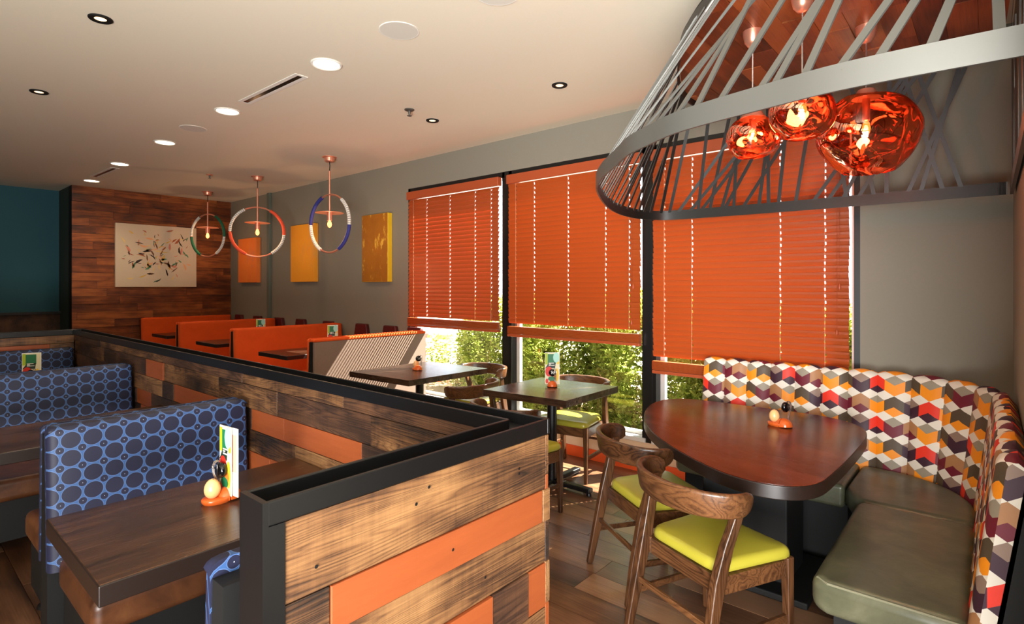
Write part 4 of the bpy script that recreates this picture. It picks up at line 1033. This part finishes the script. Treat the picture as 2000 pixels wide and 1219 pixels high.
# maroon pads along the grey wall
for k, (x, lb) in enumerate(((-5.13, 'dark maroon wall pad at the window end of the striped bench'), (-5.60, 'dark maroon wall pad just left of the first window'), (-6.2, 'dark maroon wall pad below the gold canvas'),
        (-7.0, 'dark maroon wall pad behind the second orange bench end'), (-7.75, 'dark maroon wall pad below the yellow-orange canvas'), (-8.42, 'dark maroon wall pad next to the green corner strip'),
        (-9.15, 'dark maroon wall pad below the red-orange canvas'), (-9.84, 'dark maroon wall pad in the far corner by the wood wall'))):
    t = thing('wall_pad', lb, 'wall pad', (x, 4.25, 0), 0, 'maroon wall pads')
    m = MB(); q = [(-0.175, 0.74), (0.175, 0.74), (0.175, 0.80), (0.115, 1.07), (-0.115, 1.07), (-0.175, 0.80)]
    m.loft([[(px_, yy, pz) for px_, pz in q] for yy in (-0.055, -0.003)]); m.build('padding', M['maroon'], t, bevel=0.012, seg=3)
    m = MB(); m.box(-0.02, 0.02, -0.03, -0.005, 0.13, 0.74); m.build('bracket', M['dark'], t)

# ------------------------------------------------------------------ table-top caddies, eggs, menus
def text_mesh(s, size, name):
    cu = bpy.data.curves.new(name, 'FONT'); cu.body = s; cu.size = size; cu.align_x = 'CENTER'; cu.align_y = 'CENTER'; cu.extrude = 0.0004
    o = bpy.data.objects.new(name, cu); COL.objects.link(o); bpy.context.view_layer.update()
    me = bpy.data.meshes.new_from_object(o.evaluated_get(bpy.context.evaluated_depsgraph_get())); bpy.data.objects.remove(o); return me
def caddy(label, x, y, z, rz, num=None, egg_label=None, wx=1):
    """local +x: ball end, -x: egg dish; the ball shows its number towards -y"""
    t = thing('egg_caddy', label, 'caddy', (x, y, z), rz, 'orange table caddies')
    m = MB(); rings = []
    for k, (sc, zz) in enumerate(((0.90, 0.0), (1.0, 0.008), (1.0, 0.016), (0.93, 0.019))):
        rings.append([(-0.018+0.055*sc*math.cos(2*PI*i/28), 0.042*sc*math.sin(2*PI*i/28), zz) for i in range(28)])
    m.loft(rings)
    for xa, xb in ((-0.018, 0.0095), (0.0145, 0.064)):        # dome in two halves with the menu slot between
        rings = []
        for k in range(9):
            xx = xa+(xb-xa)*k/8; q = (xx-0.020)/0.046; rr_ = math.sqrt(max(0.02, 1-q*q))
            rings.append([(xx, 0.040*rr_*math.cos(PI*i/14), 0.005+0.043*rr_*math.sin(PI*i/14)) for i in range(15)])
        m.loft(rings)
    m.build('holder', M['holder'], t, smooth=50)
    m = MB(); w = wx
    for dy in (0.017, 0.027):
        m.tube([(0.012+w*0.022, dy, 0.04), (0.012+w*0.026, dy, 0.075), (0.012+w*0.034, dy, 0.10), (0.012+w*0.036, dy, 0.125), (0.012+w*0.030, dy, 0.140), (0.012+w*0.02, dy, 0.143), (0.012+w*0.014, dy, 0.135)], 0.0028, 6)
    m.build('wire', M['pink_chrome'], t, smooth=60)
    m = MB(); m.lathe([(0.0, -0.013), (0.021, -0.013), (0.027, -0.008), (0.0285, 0.0), (0.027, 0.008), (0.021, 0.013), (0.0, 0.013)], 22)
    bl = m.build('number_ball', M['blk_gloss'], t, smooth=60, loc=(0.012+w*0.017, 0, 0.112), rot=(R(90), 0, R(90)))
    if num:
        me = text_mesh(num, 0.027, 'number'); me.materials.append(M['white'])
        link('number', me, bl, loc=(0, 0, 0.0132)); link('number', me, bl, loc=(0, 0, -0.0132), rot=(0, PI, 0))
    if egg_label:
        c, sn = math.cos(rz), math.sin(rz); ex = -0.036
        e = thing('egg_shaker', egg_label, 'shaker', (x+ex*c, y+ex*sn, z+0.018), 0, 'egg-shaped shakers')
        m = MB(); prof = []
        for k in range(13):
            a = PI*k/12; zz = 0.034-0.036*math.cos(a); prof.append((0.0285*math.sin(a)*(1-0.16*(zz/0.07-0.35)), zz))
        prof[0] = (0.008, 0.0); m.lathe(prof, 22); m.build('body', M['egg'], e, smooth=60)
        m = MB()
        for q in range(3): m.lathe([(0.0012, 0.0), (0.0012, 0.0012)], 8, (0.006*math.cos(q*2.1), 0.006*math.sin(q*2.1), 0.0685))
        m.build('pour_holes', M['dark'], e)
    return t
GR = {'lime': plain('menu_lime', (164, 184, 20), 0.5), 'green': plain('menu_green', (22, 108, 66), 0.5), 'red': plain('menu_red', (206, 40, 22), 0.5), 'cream': plain('menu_cream', (222, 212, 176), 0.5),
      'mint': plain('menu_mint', (158, 210, 196), 0.5), 'oran': plain('menu_orange', (232, 122, 40), 0.5), 'yel': plain('menu_yellow', (236, 190, 40), 0.5), 'dk': plain('menu_dark', (26, 44, 32), 0.5), 'salmon': plain('menu_salmon', (216, 160, 138), 0.5)}
def menu(label, x, y, z, rz, w=0.115, h=0.25, opening=3, mint=True, rear=0.116):
    """folded card standing open; front cover faces local -y"""
    t = thing('menu_card', label, 'menu', (x, y, z), rz, 'standing folded menus')
    m = MB(); m.box(-w/2, w/2, -0.0015, 0.0, 0, h); front = m.build('front_cover', M['paper'], t)
    m = MB(); m.box(0, rear, 0.0, 0.0015, 0, h); rc = m.build('rear_cover', M['paper'], t, loc=(-w/2, 0.0006, 0), rot=(0, 0, R(opening)))
    m = MB(); m.box(w*0.55, rear-0.012, -0.0004, 0.0, h*0.35, h*0.90); m.build('inside_print', GR['salmon'], rc)
    def patch(nm, mat, pts, off):
        q = MB(); q.prism(pts, 0, 0.0003); o = q.build(nm, GR[mat] if mat in GR else M[mat], front, loc=(0, -0.0015-off, 0), rot=(R(90), 0, 0)); return o
    W2 = w/2
    def ell(cx_, cy_, rx, ry, n=18): return [(cx_+rx*math.cos(2*PI*i/n), cy_+ry*math.sin(2*PI*i/n)) for i in range(n)]
    patch('cover_print', 'cream', [(-W2+.002, .002), (W2-.002, .002), (W2-.002, h-.004), (-W2+.002, h-.004)], 0)
    patch('cover_print', 'lime', [(-W2+.002, h*.62), (-W2+.022, h*.62), (-W2+.022, h-.006), (-W2+.002, h-.006)], .0004)
    patch('cover_print', 'green', [(-W2+.022, h*.64), (W2-.028, h*.64), (W2-.028, h-.012), (-W2+.022, h-.012)], .0004)
    patch('cover_print', 'dk', [(-W2+.002, h*.50), (W2-.035, h*.50), (W2-.03, h*.68), (-W2+.03, h*.68)], .0008)
    for k, ww in enumerate((0.040, 0.018, 0.046)):
        patch('cover_print', 'paper', [(-W2+.030, h*(.655-.035*k)), (-W2+.030+ww, h*(.655-.035*k)), (-W2+.030+ww, h*(.655-.035*k)+.005), (-W2+.030, h*(.655-.035*k)+.005)], .0012)
    patch('cover_print', 'red', ell(-W2+.031, h*.40, .028, .040), .0012)
    patch('cover_print', 'oran', ell(.012, h*.26, .020, .022, 7), .0012); patch('cover_print', 'green', ell(-.004, h*.17, .030, .020, 9), .0016)
    patch('cover_print', 'yel', ell(W2-.022, h*.30, .016, .05), .0008); patch('cover_print', 'red', ell(-W2+.016, h*.10, .012, .02, 8), .0012)
    if mint: patch('cover_print', 'mint', ell(W2-.026, h*.84, .0245, .040), .0016); patch('cover_print', 'yel', ell(W2-.012, h*.68, .010, .014, 8), .0012)
    return t
def card_set(cl, x, y, z, rz, num, egg, ml, wx=1, side=-1, **kw):
    """a caddy and, if ml, the menu standing in its slot; side: which way the cover faces along the caddy axis"""
    caddy(cl, x, y, z, rz, num, egg, wx)
    if ml:
        c, sn = math.cos(rz), math.sin(rz)
        menu(ml, x+0.012*c, y+0.012*sn, z+0.0195, rz-PI/2 if side < 0 else rz+PI/2, **kw)
card_set('orange caddy with wire and black ball on the nearest booth table', -2.157, 0.865, 0.76, R(92), None, 'pale egg-shaped shaker on the nearest booth table', 'folded menu standing behind the egg on the nearest booth table', wx=-1, w=0.095, rear=0.124, opening=4)
card_set('orange caddy on the curved red-brown table', -0.902, 3.385, 0.76, R(-14), None, 'pale egg-shaped shaker on the curved red-brown table', None)
card_set('orange caddy with black number ten ball by the window', -2.635, 3.555, 0.76, R(-50), '10', None, 'menu with tomato print standing on the number ten table', side=1)
card_set('orange caddy with black number ball on the table beside the striped bench', -4.12, 3.42, 0.76, R(-20), '11', 'egg-shaped shaker on the table beside the striped bench', None)
card_set('orange caddy with black ball in front of the menu in the blue booths', -5.72, 0.86, 0.76, R(-20), '6', None, 'menu standing on the booth table behind the second blue bench', side=1, mint=False)
card_set('orange caddy on the table under the navy hoop, mostly hidden', -5.80, 3.55, 0.835, R(-30), None, None, 'menu above the nearest orange bench, on the table under the navy hoop', side=1)
card_set('orange caddy on the table under the coral hoop, mostly hidden', -7.60, 3.55, 0.835, R(-30), None, None, 'small far menu on the table under the coral hoop', side=1)
